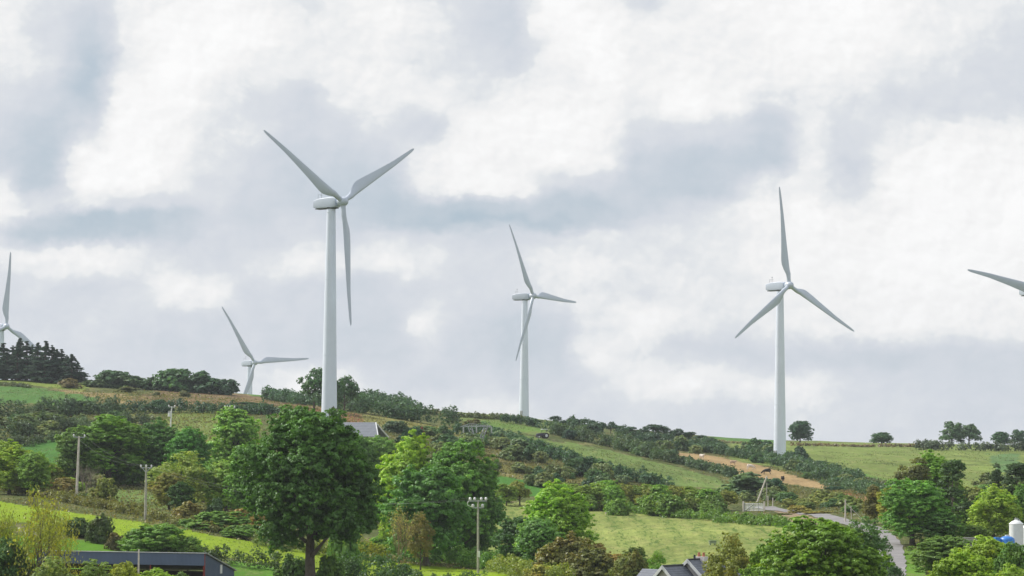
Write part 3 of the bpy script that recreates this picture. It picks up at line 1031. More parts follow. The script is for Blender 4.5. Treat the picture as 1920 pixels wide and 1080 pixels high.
def hedge(path, h, col, autumn, label, width=1.8, leaf_px=3.3, seed=1, ragged=.35, dens=1.0, ys=None, name='hedgerow', cat='hedge', group=None):
    rng = np.random.default_rng(seed)
    P = [hit(u, v) for u, v in path] if ys is None else [at(u, y) for (u, v), y in zip(path, ys)]
    X = np.array([[p.x, p.y] for p in P])
    s = np.concatenate([[0], np.cumsum(np.hypot(*(X[1:]-X[:-1]).T))])
    L = s[-1]
    ym = X[:, 1].mean(); q = F/ym
    Hm = h/q
    step = Hm*.55
    nc = max(int(L/step*2.0), 6)
    t = np.sort(rng.random(nc)*L)
    cx = np.interp(t, s, X[:, 0])+rng.normal(0, width*.3, nc)
    cy = np.interp(t, s, X[:, 1])+rng.normal(0, width*.3, nc)
    env = 0.72+ragged*(vnoise(t, t*0+seed*3.3, 5.0)*1.4-0.5)+rng.normal(0, ragged*.3, nc)
    env = np.clip(env, .3, 1.5)
    r = Hm*(.26+.16*rng.random(nc))
    gz = height(cx, cy)
    top = gz+Hm*env-r
    lob = []
    for i in range(nc):
        lob.append((cx[i], cy[i], max(top[i], gz[i]+r[i]*.4), r[i]))
        lob.append((cx[i]+rng.normal()*.4, cy[i]+rng.normal()*.4, gz[i]+r[i]*.5+rng.random()*Hm*.2, r[i]*1.05))
    leaf = max(leaf_px/q, .2)
    for i in range(nc//3):
        j = rng.integers(0, nc)
        lob.append((cx[j], cy[j], top[j]+r[j]*(.7+.5*rng.random()), r[j]*.38))
    area = sum(4*math.pi*l[3]**2 for l in lob)
    n = int(min(area/(leaf**2*.55)*.62*dens, 60000))
    C, N, S, var = crown_cloud(rng, lob, n, leaf, .1, .95)
    g = height(C[:, 0], C[:, 1])
    C[:, 2] = np.maximum(C[:, 2], g+rng.random(n)*.3)
    o0 = np.array([P[0].x, P[0].y, P[0].z])
    me = quads(name, C-o0, N, S, rng, var, .7)
    o = bpy.data.objects.new(name, me)
    o.location = tuple(o0)
    o.color = FC(col, autumn, ym)
    link(o)
    return tag(o, label, cat, group)

# ------------------------------------------------------------------ trees and hedges of the hill
DG = (.034, .078, .020); MG = (.055, .115, .026); LG = (.085, .155, .035); YG = (.135, .190, .026)
BG = (.026, .060, .036); BB = (.022, .048, .036); OL = (.085, .098, .040); BR = (.120, .092, .050); GY = (.085, .115, .070)
PALE = (.16, .20, .075)

# big trees across the middle
tree(584, 0, 773, 256, 'big', (.029, .070, .016), .0, 'largest round deep green tree in front of the tallest turbine', y=268)
tree(775, 0, 822, 150, 'ash', (.105, .165, .024), .0, 'yellow-green tree directly right of the big round tree', y=352)
tree(862, 0, 832, 150, 'ashb', (.048, .105, .028), .0, 'tall mid green tree just left of the hay field', y=350)
tree(800, 0, 880, 170, 'round', (.036, .090, .026), .0, 'dark green tree filling the gap under the yellow-green tree', y=334)
tree(905, 0, 900, 90, 'ash', (.040, .092, .030), .0, 'dark rounded tree behind the utility pole with white insulators', y=352)
tree(968, 0, 972, 84, 'round', (.030, .070, .032), .0, 'small dark blue-green tree at the left corner of the hay field', y=322)
tree(1048, 0, 910, 150, 'ash', (.085, .150, .022), .0, 'yellow-topped green tree standing in the edge of the hay field', y=318)
tree(1012, 0, 975, 92, 'round', (.048, .100, .040), .0, 'lower blue-green tree at the foot of the yellow-topped tree', y=305)
tree(440, 0, 768, 100, 'tall', (.080, .150, .040), .0, 'upright light green willow left of the big round tree', y=440)
tree(205, 0, 782, 150, 'ashb', (.060, .120, .026), .1, 'broad green tree right of the tall pale utility pole', y=440)
tree(300, 0, 790, 120, 'ash', (.030, .075, .024), .05, 'dark green tree under the pole carrying a transformer', y=446)
tree(352, 0, 806, 84, 'round', (.030, .090, .020), .0, 'compact dark green tree at the right end of the left-hand copse', y=430)
tree(142, 0, 802, 80, 'tall', (.055, .100, .034), .0, 'slim green tree crossed by the tall pale utility pole', y=436)
tree(18, 0, 830, 110, 'ash', (.115, .165, .030), .1, 'yellowish green tree at the left edge of the picture', y=402)
tree(66, 0, 850, 70, 'round', (.070, .125, .028), .0, 'small green tree beside the yellowish one at the left edge', y=398)
tree(338, 0, 848, 130, 'airy', (.105, .140, .060), .15, 'pale silvery green tree turning yellow, left of the willow', y=392)
tree(318, 0, 888, 70, 'round', (.10, .11, .035), .9, 'small tree with rusty orange leaves below the pale tree', y=385)
tree(340, 0, 905, 56, 'tall', (.022, .052, .018), .0, 'small very dark ivy-covered tree below the pale tree', y=372)
tree(425, 0, 866, 90, 'round', (.085, .140, .040), .1, 'light green tree tucked behind the left side of the big tree', y=392)
tree(460, 0, 840, 70, 'tall', (.050, .110, .022), .0, 'green tree with a yellow flank touching the big round tree', y=384)
tree(160, 0, 858, 70, 'bare', DG, .0, 'leafless pale-limbed tree behind the tall pale utility pole', y=405)
tree(752, 0, 940, 66, 'dry', (.13, .12, .07), .3, 'bare straw-coloured bush under the yellow-green tree', y=322)
tree(790, 0, 962, 60, 'airy', (.085, .080, .038), .3, 'brown half-dead bush beside the straw-coloured one', y=325)

tree(705, 0, 822, 100, 'round', (.055, .105, .040), .0, 'pale-leaved tree just below the grey roof of the hill house', y=440)
tree(668, 0, 818, 80, 'round', (.045, .095, .030), .0, 'green tree between the big round tree and the hill house', y=436)
# foreground left
tree(78, 0, 930, 150, 'birch', (.10, .115, .030), .45, 'thin autumn tree with yellow leaves and visible dark limbs', y=212)
tree(20, 0, 948, 110, 'birchb', (.085, .11, .030), .35, 'sparse yellow-green tree at the bottom left corner', y=220)
tree(120, 0, 965, 70, 'birch', (.12, .13, .032), .4, 'second thin autumn tree, in front of the blue shed', y=216)
bush(556, 0, 56, 60, 'bnear', (.035,.075,.026), .1, 'dark bush against the left side of the big tree trunk', y=272)
bush(622, 0, 60, 60, 'bnearb', (.050,.095,.028), .0, 'leafy bush against the right side of the big tree trunk', y=270)
bush(4, 0, 150, 64, 'bnear', (.22, .10, .045), .8, 'orange-red bush at the left edge of the picture', y=222)
tree(18, 0, 1015, 92, 'near', (.030, .062, .030), .0, 'dark evergreen at the bottom left corner', y=212)
tree(100, 0, 1046, 110, 'airy', (.085, .115, .060), .0, 'grey-green willow scrub left of the blue shed', y=206)
tree(190, 0, 1052, 110, 'airy', (.075, .110, .045), .0, 'soft green willow scrub in front of the blue shed', y=208)
tree(232, 0, 1058, 80, 'near', (.15, .19, .03), .1, 'yellow-green bush top before the open front of the shed', y=212)
tree(290, 0, 1070, 110, 'near', (.11, .17, .03), .0, 'low bright green bush in front of the shed opening', y=214)
tree(345, 0, 1076, 60, 'near', (.06, .10, .04), .0, 'low dark bush at the right of the shed opening', y=216)
tree(298, 0, 985, 130, 'round', (.060, .115, .040), .0, 'glossy rounded green bush rising behind the blue shed', y=288)
tree(258, 0, 995, 56, 'round', (.050, .090, .030), .0, 'small bush on the left of the glossy rounded bush', y=290)
tree(355, 0, 1008, 60, 'round', (.065, .115, .045), .0, 'small bush on the right of the glossy rounded bush', y=287)

# foreground right
tree(1535, 0, 978, 250, 'near', (.066, .118, .022), .0, 'large bright green leafy tree at the bottom right beside the road', y=190)
tree(1448, 0, 1022, 110, 'near', (.060, .108, .022), .0, 'smaller bright green tree left of the large leafy one', y=195)
tree(1612, 0, 972, 120, 'airy', (.045, .085, .050), .0, 'blue-green open-crowned tree between the leafy tree and the road', y=232)
tree(1666, 0, 1040, 60, 'airy', (.035, .070, .040), .0, 'dark spray of branches hanging over the road', y=226)
tree(1378, 0, 1003, 120, 'airy', (.085, .098, .038), .35, 'thin olive brown tree right of the bungalow', y=205)
tree(1350, 0, 1040, 90, 'airy', (.080, .095, .036), .3, 'low thin olive bush against the bungalow roof', y=210)
tree(1742, 0, 852, 120, 'ash', (.070, .130, .028), .0, 'tall tree with sunlit top behind the pines on the right', y=372)
tree(1785, 0, 862, 84, 'pine', (.032, .062, .034), .0, 'tall dark pine with a visible pale trunk', y=352)
tree(1722, 0, 858, 70, 'pineb', (.058, .066, .034), .0, 'brownish pine left of the tall dark pine', y=362)
tree(1690, 0, 872, 40, 'pineb', (.055, .064, .034), .0, 'slim brownish conifer left of both pines', y=366)
tree(1710, 0, 902, 136, 'ashb', (.060, .128, .044), .0, 'rounded sycamore overhanging the bend in the road', y=330)
tree(1760, 0, 960, 90, 'round', (.040, .090, .030), .0, 'dark tree right of the rounded sycamore', y=328)
tree(1640, 0, 912, 44, 'tall', (.070, .072, .030), .5, 'narrow brownish tree beside the road bend', y=372)
tree(1668, 0, 915, 50, 'tall', (.125, .135, .032), .4, 'narrow yellowish tree behind the sycamore', y=368)
tree(1862, 0, 914, 104, 'ash', (.120, .170, .040), .0, 'pale yellow-green tree left of the white silo', y=340)
tree(1825, 0, 985, 64, 'round', (.060, .100, .030), .1, 'low olive tree below the pale yellow-green one', y=330)
tree(1906, 0, 868, 90, 'pine', (.024, .046, .028), .0, 'black-green pine at the right edge of the picture', y=372)
tree(1918, 0, 915, 70, 'ash', (.055, .115, .032), .0, 'green tree behind the white silo', y=345)
tree(1868, 0, 868, 30, 'pineb', (.026, .048, .030), .0, 'thin outer pine left of the black-green pine', y=374)
tree(1768, 0, 1008, 130, 'round', (.052, .090, .034), .0, 'dark bush across the road from the bright leafy tree', y=262)
tree(1800, 0, 1035, 150, 'near', (.115, .185, .030), .0, 'yellow-green tree top at the bottom right', y=196)
tree(1850, 0, 1010, 120, 'near', (.120, .175, .030), .0, 'light green tree in front of the grey farm wall', y=224)
tree(1905, 0, 1022, 90, 'near', (.050, .100, .034), .0, 'dark green tree below the blue tank', y=218)
tree(1895, 0, 1062, 90, 'near', (.110, .160, .036), .0, 'lowest yellow-green bush at the bottom right corner', y=192)

# skyline and hill trees
tree(588, 0, 692, 66, 'gappy', (.034, .075, .036), .0, 'open-crowned tree on the skyline left of the tallest tower', y=610)
tree(645, 0, 706, 52, 'gappy', (.034, .072, .036), .0, 'leaning tree on the skyline right of the tallest tower', y=612)
tree(615, 0, 712, 56, 'midc', (.034, .070, .036), .0, 'round-headed tree right behind the tallest tower', y=606)
tree(1500, 0, 790, 46, 'mid', (.026, .058, .036), .0, 'dark round skyline tree right of the right-hand tower', y=900)
tree(1653, 0, 811, 48, 'mid', (.034, .072, .040), .0, 'low domed tree alone on the right-hand skyline', y=905)
tree(1785, 0, 791, 50, 'midb', (.050, .085, .055), .0, 'tallest open tree in the right-hand skyline hedge', y=895)
tree(1817, 0, 796, 50, 'midc', (.050, .085, .055), .0, 'open tree right of the tallest one in the skyline hedge', y=897)
tree(1877, 0, 810, 44, 'mid', (.032, .068, .042), .0, 'dark domed tree in the skyline hedge near the right edge', y=890)
tree(1908, 0, 806, 34, 'midb', (.034, .066, .044), .0, 'small skyline tree at the right edge', y=890)
for i, (u, vt, w) in enumerate([(-14,655,34),(4,640,36),(20,644,34),(34,636,34),(47,638,32),(58,646,30),(68,642,32),(82,640,34),(94,641,34),(104,648,30),(112,654,30),(122,664,28),(132,658,34),(142,672,26),(10,652,36),(30,650,34),(74,655,36),(98,660,34)]):
    tree(u, 0, vt+RNG.uniform(-2, 7), w*2.2, ('spruce', 'spruceb', 'sprucec')[i % 3], (.018, .036, .030), 0,
         'dark spruce in the small wood on the left-hand hilltop', 'spruces of the hilltop wood', y=770+RNG.uniform(-14, 14))
tree(100, 0, 676, 130, 'midb', (.018, .038, .028), 0, 'dark undergrowth at the right foot of the spruce wood', y=792)
tree(30, 0, 672, 150, 'midc', (.018, .038, .028), 0, 'dark undergrowth tree at the foot of the spruce wood', y=790)

# thin wind-shaped trees along the crest right of the middle turbine
crest = [(1008,790,22),(1040,782,20),(1058,790,18),(1075,783,20),(1090,788,26),(1112,790,16),(1125,794,20),(1145,793,20),(1158,800,18),(1180,802,22),(1196,808,16),(1208,802,18),(1228,798,24),(1246,802,18),(1262,808,16),(1275,806,22),(1293,812,18),(1312,818,22),(1330,822,18)]
for i, (u, vt, w) in enumerate(crest):
    tree(u, 0, vt-2, w*1.3, ('wisp', 'wispb', 'midb', 'gappy')[i % 4], (.026, .050, .040), .0,
         'small windblown tree on the crest right of the middle turbine', 'windblown trees along the crest', y=RNG.uniform(735, 760))
# row of small trees behind the hay field
row = [(1105,905,52),(1140,900,50),(1172,905,48),(1203,905,46),(1236,910,46),(1268,908,48),(1300,912,44),(1330,915,50),(1362,920,44),(1085,908,44),(1060,912,40),(975,905,40),(950,912,36),(1150,915,40),(1215,918,40),(1285,920,40)]
for i, (u, vt, w) in enumerate(row):
    tree(u, 0, vt+RNG.uniform(-4, 4), w*1.25, ('midb', 'mid', 'midc')[i % 3], ((.080, .120, .034), (.065, .125, .030), (.095, .110, .040))[i % 3], (.1, .0, .25)[i % 3],
         'small tree in the leafy row behind the hay field', 'trees in the row behind the hay field', y=448+RNG.uniform(-4, 8))

# bushes named one by one on the left hill
for (u, vt, w, y, k, c, a, lb) in [
    (205, 696, 74, 742, 'bfar', (.034,.062,.038), .0, 'dark green bush left of the hilltop thicket below the skyline'),
    (245, 705, 70, 740, 'bfarb', (.036,.062,.036), .1, 'bush with a flat top in the hilltop thicket'),
    (288, 708, 60, 738, 'bfarc', (.034,.060,.036), .0, 'bush in the dip of the hilltop thicket'),
    (328, 693, 76, 736, 'bfar', (.036,.076,.034), .0, 'tallest green bush of the hilltop thicket'),
    (372, 698, 60, 735, 'bfarb', (.028,.060,.036), .0, 'dark bush right of the tallest one in the thicket'),
    (405, 712, 66, 733, 'bfarc', (.026,.054,.038), .0, 'low dark bush near the right end of the thicket'),
    (428, 712, 34, 731, 'bfar', (.024,.050,.038), .0, 'last bush at the right end of the hilltop thicket'),
    (180, 712, 50, 736, 'bfarc', (.040,.062,.036), .2, 'bush at the left end of the hilltop thicket'),
    (128, 710, 40, 722, 'bfarb', (.085,.070,.040), .6, 'purplish brown bush at the corner of the spruce wood'),
    (235, 725, 40, 705, 'bfarb', (.070,.080,.040), .3, 'olive bush standing in the bracken below the thicket'),
    (345, 732, 18, 690, 'bfarb', (.060,.070,.038), .2, 'small upright bush alone in the brown bracken'),
    (292, 735, 14, 690, 'bfarb', (.060,.070,.038), .1, 'smallest bush alone in the brown bracken'),
    (300, 750, 36, 600, 'bfar', (.022,.050,.030), .0, 'dark clipped-looking bush left of the transformer pole'),
    (60, 765, 90, 585, 'bfarc', (.045,.062,.032), .2, 'wide dark bush low on the left-hand slope'),
    (150, 752, 70, 600, 'bfar', (.034,.056,.034), .1, 'dark bush midway along the left-hand hedge'),
    (60, 775, 110, 560, 'bfarb', (.050,.072,.030), .15, 'brownish green bush above the bright left field'),
    (465, 754, 60, 640, 'bfarb', (.024,.052,.036), .0, 'dark bush above the willow'),
    (562, 764, 40, 560, 'bfarb', (.026,.056,.034), .0, 'round dark bush just left of the tallest tower foot'),
    (622, 766, 44, 530, 'bfarc', (.040,.055,.040), .3, 'purplish bush in front of the tallest tower foot'),
    (740, 790, 44, 560, 'bfar', (.034,.060,.038), .2, 'dark bush right of the grey-roofed hill house'),
    (770, 802, 44, 540, 'bfarb', (.026,.058,.036), .0, 'dark green bush below the small red shrub'),
    (790, 801, 11, 555, 'bfarb', (.11,.022,.016), .1, 'small red shrub on the slope right of the hill house'),
    (890, 786, 40, 640, 'bfarc', (.070,.070,.040), .4, 'purplish brown bush behind the lattice pylon'),
    (1066, 806, 30, 660, 'bfar', (.022,.045,.036), .0, 'dark bush right of the small tractor'),
    (1008, 826, 22, 660, 'bfarb', (.050,.075,.034), .1, 'small thin bush left of the small tractor'),
    (1258, 844, 32, 650, 'bfar', (.020,.048,.034), .0, 'tall dark bush at the top end of the tan strip'),
    (1312, 868, 56, 620, 'bfarc', (.028,.058,.034), .0, 'long dark bush below the tan strip'),
    (1350, 876, 40, 618, 'bfar', (.024,.050,.034), .0, 'dark bush next to the long one below the tan strip'),
    (1398, 888, 90, 505, 'bfarb', (.060,.092,.056), .0, 'grey-green bush behind the leaning pole'),
    (1440, 898, 56, 505, 'bfar', (.026,.060,.040), .0, 'dark blue-green bush right of the leaning pole'),
    (1487, 848, 32, 672, 'bfar', (.020,.044,.030), .0, 'dark round bush touching the foot of the right-hand tower'),
    (1502, 838, 24, 690, 'bfarb', (.024,.050,.032), .0, 'upper dark bush near the foot of the right-hand tower'),
    (1510, 858, 26, 668, 'bfarc', (.022,.048,.034), .0, 'dark bush just right of the right-hand tower foot'),
    (1534, 864, 26, 640, 'bfar', (.026,.050,.034), .0, 'upright dark bush standing clear in the right-hand scrub'),
    (1558, 876, 16, 660, 'bfarb', (.040,.060,.036), .0, 'small round bush at the edge of the right-hand field'),
    (1563, 912, 40, 520, 'bfar', (.024,.054,.036), .0, 'dark bush at the lower end of the tan strip'),
    (1890, 873, 22, 700, 'bfarc', (.030,.045,.045), .0, 'lone dark bush out in the right-hand field'),
    (1628, 955, 44, 420, 'bmid', (.050,.105,.030), .0, 'bright green bush beside the thin pole at the road'),
    (1500, 948, 40, 425, 'bmidb', (.150,.140,.070), .4, 'straw-coloured bush on the bank beside the road'),
    (1535, 958, 56, 420, 'bmid', (.130,.125,.065), .3, 'dry grassy bush overhanging the road'),
    (1588, 978, 24, 395, 'bmid', (.060,.070,.040), .2, 'small dull bush on the near verge of the road'),
    (1462, 962, 40, 420, 'bmidb', (.070,.085,.036), .3, 'brownish bush below the metal gate'),
    (115, 897, 60, 405, 'bmid', (.072,.066,.030), .7, 'reddish brown bush left of the tall pale utility pole'),
    (160, 925, 30, 398, 'bmid', (.045,.080,.032), .0, 'small green bush right of the tall pale utility pole'),
    (195, 898, 46, 392, 'bmidb', (.085,.105,.034), .5, 'rounded bush with yellowing top beside the small clearing'),
    (90, 900, 40, 402, 'bmidb', (.10,.080,.036), .7, 'rusty bush at the left end of the bramble bank'),
    (352, 942, 52, 360, 'bmid', (.085,.082,.040), .7, 'rusty-topped bush right of the grey utility pole'),
    (400, 960, 120, 352, 'bmidb', (.055,.105,.036), .1, 'spreading low green bush right of the rusty-topped one'),
    (450, 985, 70, 345, 'bmid', (.050,.095,.034), .1, 'low green bush before the big tree shadow'),
    (405, 935, 30, 372, 'bmid', (.026,.055,.030), .0, 'small dark bush in the bright nettles'),
    (650, 962, 60, 318, 'bmid', (.050,.100,.034), .0, 'bush behind the trunk of the big round tree'),
    (152, 972, 60, 318, 'bnearb', (.030,.056,.024), .2, 'dark bush in the strip between the two bright fields'),
    (190, 968, 50, 312, 'bnear', (.032,.050,.024), .2, 'dark rounded bush right end of the strip between bright fields'),
    (218, 1000, 34, 305, 'bnearb', (.05,.048,.024), .2, 'small brownish bush left of the glossy rounded bush'),
    (1062, 1006, 110, 292, 'bnear', (.075,.078,.034), .6, 'brownish bush at the near corner of the hay field'),
    (1118, 1030, 90, 285, 'bnearb', (.060,.068,.034), .4, 'brown-green bush left of the bungalow'),
    (1180, 1036, 60, 280, 'bnear', (.070,.085,.034), .4, 'olive bush close to the bungalow roof'),
    (1010, 1060, 60, 286, 'bnearb', (.120,.125,.040), .2, 'yellowish bush at the bottom near the hay field'),
    (1232, 1033, 40, 275, 'airy', None, 0, None)]:
    if c is None:
        tree(u, 0, vt, w, k, (.070, .135, .030), .0, 'small bright green sapling behind the bungalow gable', y=y)
        continue
    p = at(u, y)
    _, vb = project(np.array([[p.x, p.y, p.z]]))
    bush(u, 0, float(vb[0])-vt, w, k, c, a, lb, y=y)

# hedgerows
hedge([(-30,786),(60,784),(130,780),(220,778)], 34, (.032,.056,.034), .1, 'long dark hedge across the left-hand hill', seed=61, width=3)
hedge([(215,776),(290,775),(350,774),(430,776),(535,780)], 24, (.024,.050,.034), .0, 'dark level hedge below the brown bracken', seed=62, width=2)
hedge([(-30,822),(60,818),(130,812),(190,806),(260,800)], 34, (.036,.058,.034), .2, 'dark hedge falling right above the bright left field', seed=63, width=4)
hedge([(200,792),(250,790),(290,790)], 14, (.13,.14,.10), .1, 'short grey-green hedge of pale scrub left of the transformer pole', seed=64)
hedge([(-30,846),(40,836),(120,826)], 22, (.030,.046,.026), .1, 'shaded hedge along the top of the bright left field', seed=65)
hedge([(-10,722),(55,728)], 8, (.045,.058,.036), .3, 'low thin hedge between the two upper left fields', seed=66)
hedge([(500,748),(560,758),(606,764)], 26, (.026,.056,.036), .0, 'dark hedge running to the tallest tower from the left', seed=67, width=3)
hedge([(632,768),(700,778),(760,788),(850,803)], 40, (.030,.060,.036), .1, 'thick hedge falling right from the tallest tower', seed=68, width=5)
hedge([(640,755),(700,764),(780,778)], 28, (.028,.058,.036), .1, 'upper hedge on the skyline right of the tallest tower', seed=69, width=4, ragged=.5)
hedge([(800,777),(870,783),(930,786),(985,790)], 9, (.050,.062,.036), .3, 'low ragged hedge on the skyline left of the middle turbine', seed=70, ragged=.6)
hedge([(935,790),(985,797),(1030,806)], 18, (.026,.054,.036), .0, 'dark hedge at the foot of the middle turbine', seed=71, width=3)
hedge([(850,815),(920,822),(1000,848),(1060,868),(1120,888),(1190,905),(1250,918)], 28, (.026,.058,.034), .1, 'long hedge below the narrow sloping field', seed=72, width=3)
hedge([(1040,814),(1100,828),(1160,842),(1220,858),(1260,868)], 26, (.036,.060,.036), .2, 'hedge above the narrow sloping field', seed=73, width=4)
hedge([(1060,806),(1130,820),(1200,832),(1290,842),(1350,846)], 26, (.026,.050,.038), .1, 'dense hedge under the crest trees', seed=74, width=5)
hedge([(1270,844),(1330,848),(1400,860),(1450,868),(1530,888),(1600,906)], 22, (.030,.058,.036), .15, 'hedge along the upper side of the tan strip', seed=75, width=5)
hedge([(1270,868),(1330,884),(1380,896)], 18, (.034,.058,.036), .1, 'short hedge on the lower side of the tan strip', seed=76, width=3)
hedge([(1345,829),(1430,834),(1470,836)], 5, (.12,.11,.09), .3, 'thin grey hedge along the top of the far right field', seed=77)
hedge([(1480,836),(1560,837),(1640,838),(1740,839)], 6, (.095,.075,.060), .5, 'thin purplish hedge along the right-hand skyline', seed=78)
hedge([(1725,843),(1800,845),(1870,846),(1960,847)], 20, (.042,.058,.046), .2, 'thick dark hedge on the skyline at the far right', seed=79, width=4, ragged=.2, dens=1.3)
hedge([(1560,898),(1630,906),(1690,918)], 10, (.060,.068,.050), .3, 'upper low hedge dividing the right-hand field', seed=80)
hedge([(1570,908),(1620,916),(1660,926),(1700,934)], 16, (.034,.062,.036), .1, 'dark scrubby hedge below the right-hand field', seed=81, width=5)
hedge([(1040,936),(1100,950),(1160,958),(1230,966),(1320,974),(1400,982),(1470,990)], 17, (.048,.090,.028), .05, 'undergrowth hedge along the top of the hay field', seed=82, width=2)
hedge([(-40,916),(40,926),(110,938),(200,955),(290,974),(380,992),(470,1010)], 18, (.060,.066,.032), .45, 'brown bramble bank above the lime green strip', seed=83, width=3, ragged=.5)
hedge([(470,1018),(540,1032),(610,1042)], 26, (.050,.074,.030), .3, 'bramble bank left of the big tree trunk', seed=84, width=3)
hedge([(612,1040),(680,1048),(730,1052)], 34, (.110,.130,.030), .4, 'yellow-green hedge right of the big tree trunk', seed=85, width=3)
hedge([(725,1050),(800,1056),(880,1062),(950,1068)], 40, (.050,.105,.030), .1, 'deep bramble hedge around the insulator-topped pole', seed=86, width=4)
hedge([(100,1002),(160,1008),(215,1012)], 34, (.028,.050,.022), .2, 'dark hedge behind the thin autumn trees', seed=87, width=3)
hedge([(330,1050),(390,1053),(440,1061),(500,1069),(560,1075)], 30, (.030,.052,.024), .1, 'black-green hedge right of the blue shed', seed=88, width=3, ragged=.5)
hedge([(600,1082),(680,1090),(740,1094),(780,1098)], 40, (.024,.052,.026), .0, 'dark hedge in front of the lime strip at the bottom', seed=89, width=3, ragged=.6)
hedge([(780,1098),(860,1102),(920,1104)], 24, (.036,.066,.030), .1, 'low dark hedge at the bottom under the insulator-topped pole', seed=90, width=3, ragged=.6)
hedge([(930,1070),(990,1080),(1060,1090)], 30, (.085,.110,.036), .3, 'tangled hedge at the lower left of the hay field', seed=91, width=3)

# scrub on the slopes: many bushes nothing tells apart
def scatter(poly, n, hpx, wpx, keys, cols, autumn, label, group, seed, floor=0):
    rr = random.Random(seed)
    us = [p[0] for p in poly]; vs = [p[1] for p in poly]
    k = 0; tries = 0
    while k < n and tries < 4000:
        tries += 1
        u = rr.uniform(min(us), max(us)); v = rr.uniform(min(vs), max(vs))
        if not inpoly(np.array([u]), np.array([v]), poly)[0]:
            continue
        s = rr.uniform(.7, 1.3)
        bush(u, v, hpx*s*rr.uniform(.8, 1.2), wpx*s, rr.choice(keys), rr.choice(cols), rr.uniform(*autumn), label, group)
        k += 1
DK = [(.036,.074,.036), (.048,.090,.038), (.062,.088,.042), (.080,.098,.050), (.030,.062,.038), (.095,.115,.060)]
scatter([(850,822),(940,832),(1060,875),(1180,905),(1240,925),(1100,925),(920,905),(900,870)], 40, 24, 36, ['bfar','bfarb','bfarc'], DK+[(.075,.105,.070)], (0,.2),
        'bush in the scrub between the lattice pylon and the row of trees', 'scrub bushes below the lattice pylon', 101)
scatter([(1380,912),(1450,920),(1560,938),(1640,958),(1640,972),(1560,965),(1450,948),(1390,940)], 36, 16, 34, ['bfar','bfarb','bfarc'], DK+[(.050,.080,.048)], (0,.15),
        'gorse bush in the scrub between the tan strip and the road', 'gorse bushes above the road', 102)
scatter([(800,812),(870,825),(870,880),(840,860),(780,830)], 12, 20, 36, ['bfar','bfarb','bfarc'], DK, (0,.4),
        'bush on the slope just left of the lattice pylon', 'bushes left of the pylon', 103)
scatter([(1140,842),(1260,866),(1340,852),(1300,842),(1200,828)], 12, 18, 30, ['bfar','bfarb','bfarc'], DK, (0,.3),
        'bush among the hedges below the crest trees', 'bushes below the crest trees', 104)
scatter([(1380,842),(1450,850),(1440,872),(1380,862)], 8, 18, 30, ['bfar','bfarb','bfarc'], DK, (0,.2),
        'bush in the hedge left of the right-hand tower foot', 'bushes left of the right-hand tower', 105)
scatter([(1470,872),(1540,880),(1640,918),(1620,925),(1500,895)], 8, 18, 30, ['bfar','bfarb','bfarc'], DK, (0,.2),
        'bush in the scrub below the right-hand tower', 'bushes below the right-hand tower', 106)
scatter([(-20,800),(160,796),(260,800),(240,815),(120,815),(-20,830)], 10, 26, 44, ['bfar','bfarb','bfarc'], DK, (0,.3),
        'bush between the dark hedges of the left-hand hill', 'bushes on the left-hand hill', 107)
scatter([(380,930),(470,950),(540,985),(560,1020),(480,1008),(390,985)], 12, 26, 48, ['bmid','bmidb'], [MG, OL, (.07,.11,.036), BR], (0,.35),
        'bramble bush in the rough ground left of the big tree', 'bramble bushes left of the big tree', 108)
scatter([(620,1000),(740,1010),(930,1040),(940,1062),(800,1050),(640,1040)], 12, 26, 50, ['bmid','bmidb'], [(.045,.100,.028), (.06,.12,.028), DG], (0,.2),
        'bramble bush under the trees left of the insulator-topped pole', 'bramble bushes under the trees', 109)


# fill of the rough wooded ground
LGs = [(.070,.115,.034), (.085,.13,.030), (.045,.090,.030), (.060,.085,.036), (.10,.125,.040)]
scatter([(-20,880),(60,880),(140,895),(140,930),(60,925),(-20,915)], 10, 34, 54, ['bmid','bmidb'], LGs, (0,.5),
        'bush in the thick growth left of the tall pale pole', 'bushes left of the tall pale pole', 110)
scatter([(170,880),(330,880),(330,915),(230,915),(170,905)], 8, 36, 54, ['bmid','bmidb'], [(.035,.080,.026),(.05,.10,.03)], (0,.1),
        'bush in the shade under the left-hand copse', 'bushes under the left-hand copse', 111)
scatter([(360,880),(480,880),(520,960),(400,950),(350,920)], 16, 32, 50, ['bmid','bmidb'], LGs, (0,.3),
        'light green bush between the willow and the big tree', 'light green bushes left of the big tree', 112)
scatter([(640,900),(940,940),(950,1010),(800,1020),(640,990)], 12, 44, 70, ['bmid','bmidb'], [(.04,.085,.028),(.05,.10,.03),DG], (0,.1),
        'bush in the shade beneath the trees right of the big one', 'bushes in the shade right of the big tree', 113)
scatter([(1660,960),(1900,960),(1900,1000),(1700,1010)], 10, 40, 60, ['bmid','bmidb'], [(.04,.085,.028),(.06,.11,.034),OL], (0,.2),
        'bush under the trees right of the road', 'bushes under the trees right of the road', 114)
scatter([(1700,905),(1930,905),(1930,950),(1700,940)], 8, 26, 46, ['bfar','bfarb','bfarc'], DK+[(.06,.09,.04)], (0,.4),
        'bush in the belt behind the pines on the right', 'bushes behind the pines', 115)
scatter([(950,1055),(1200,1050),(1200,1080),(950,1085)], 8, 34, 56, ['bnearb','bmid'], [(.07,.09,.034),(.05,.08,.03),BR], (0,.5),
        'bush in the tangle along the near edge of the hay field', 'bushes along the near edge of the hay field', 116)

scatter([(1040,938),(1100,942),(1200,952),(1330,962),(1370,968),(1370,980),(1300,975),(1150,966),(1040,952)], 20, 30, 44, ['bmid','bmidb'], [(.06,.11,.03),(.05,.09,.03),(.075,.10,.036)], (0,.25),
        'low bush between the small trees behind the hay field', 'bushes between the trees behind the hay field', 117)
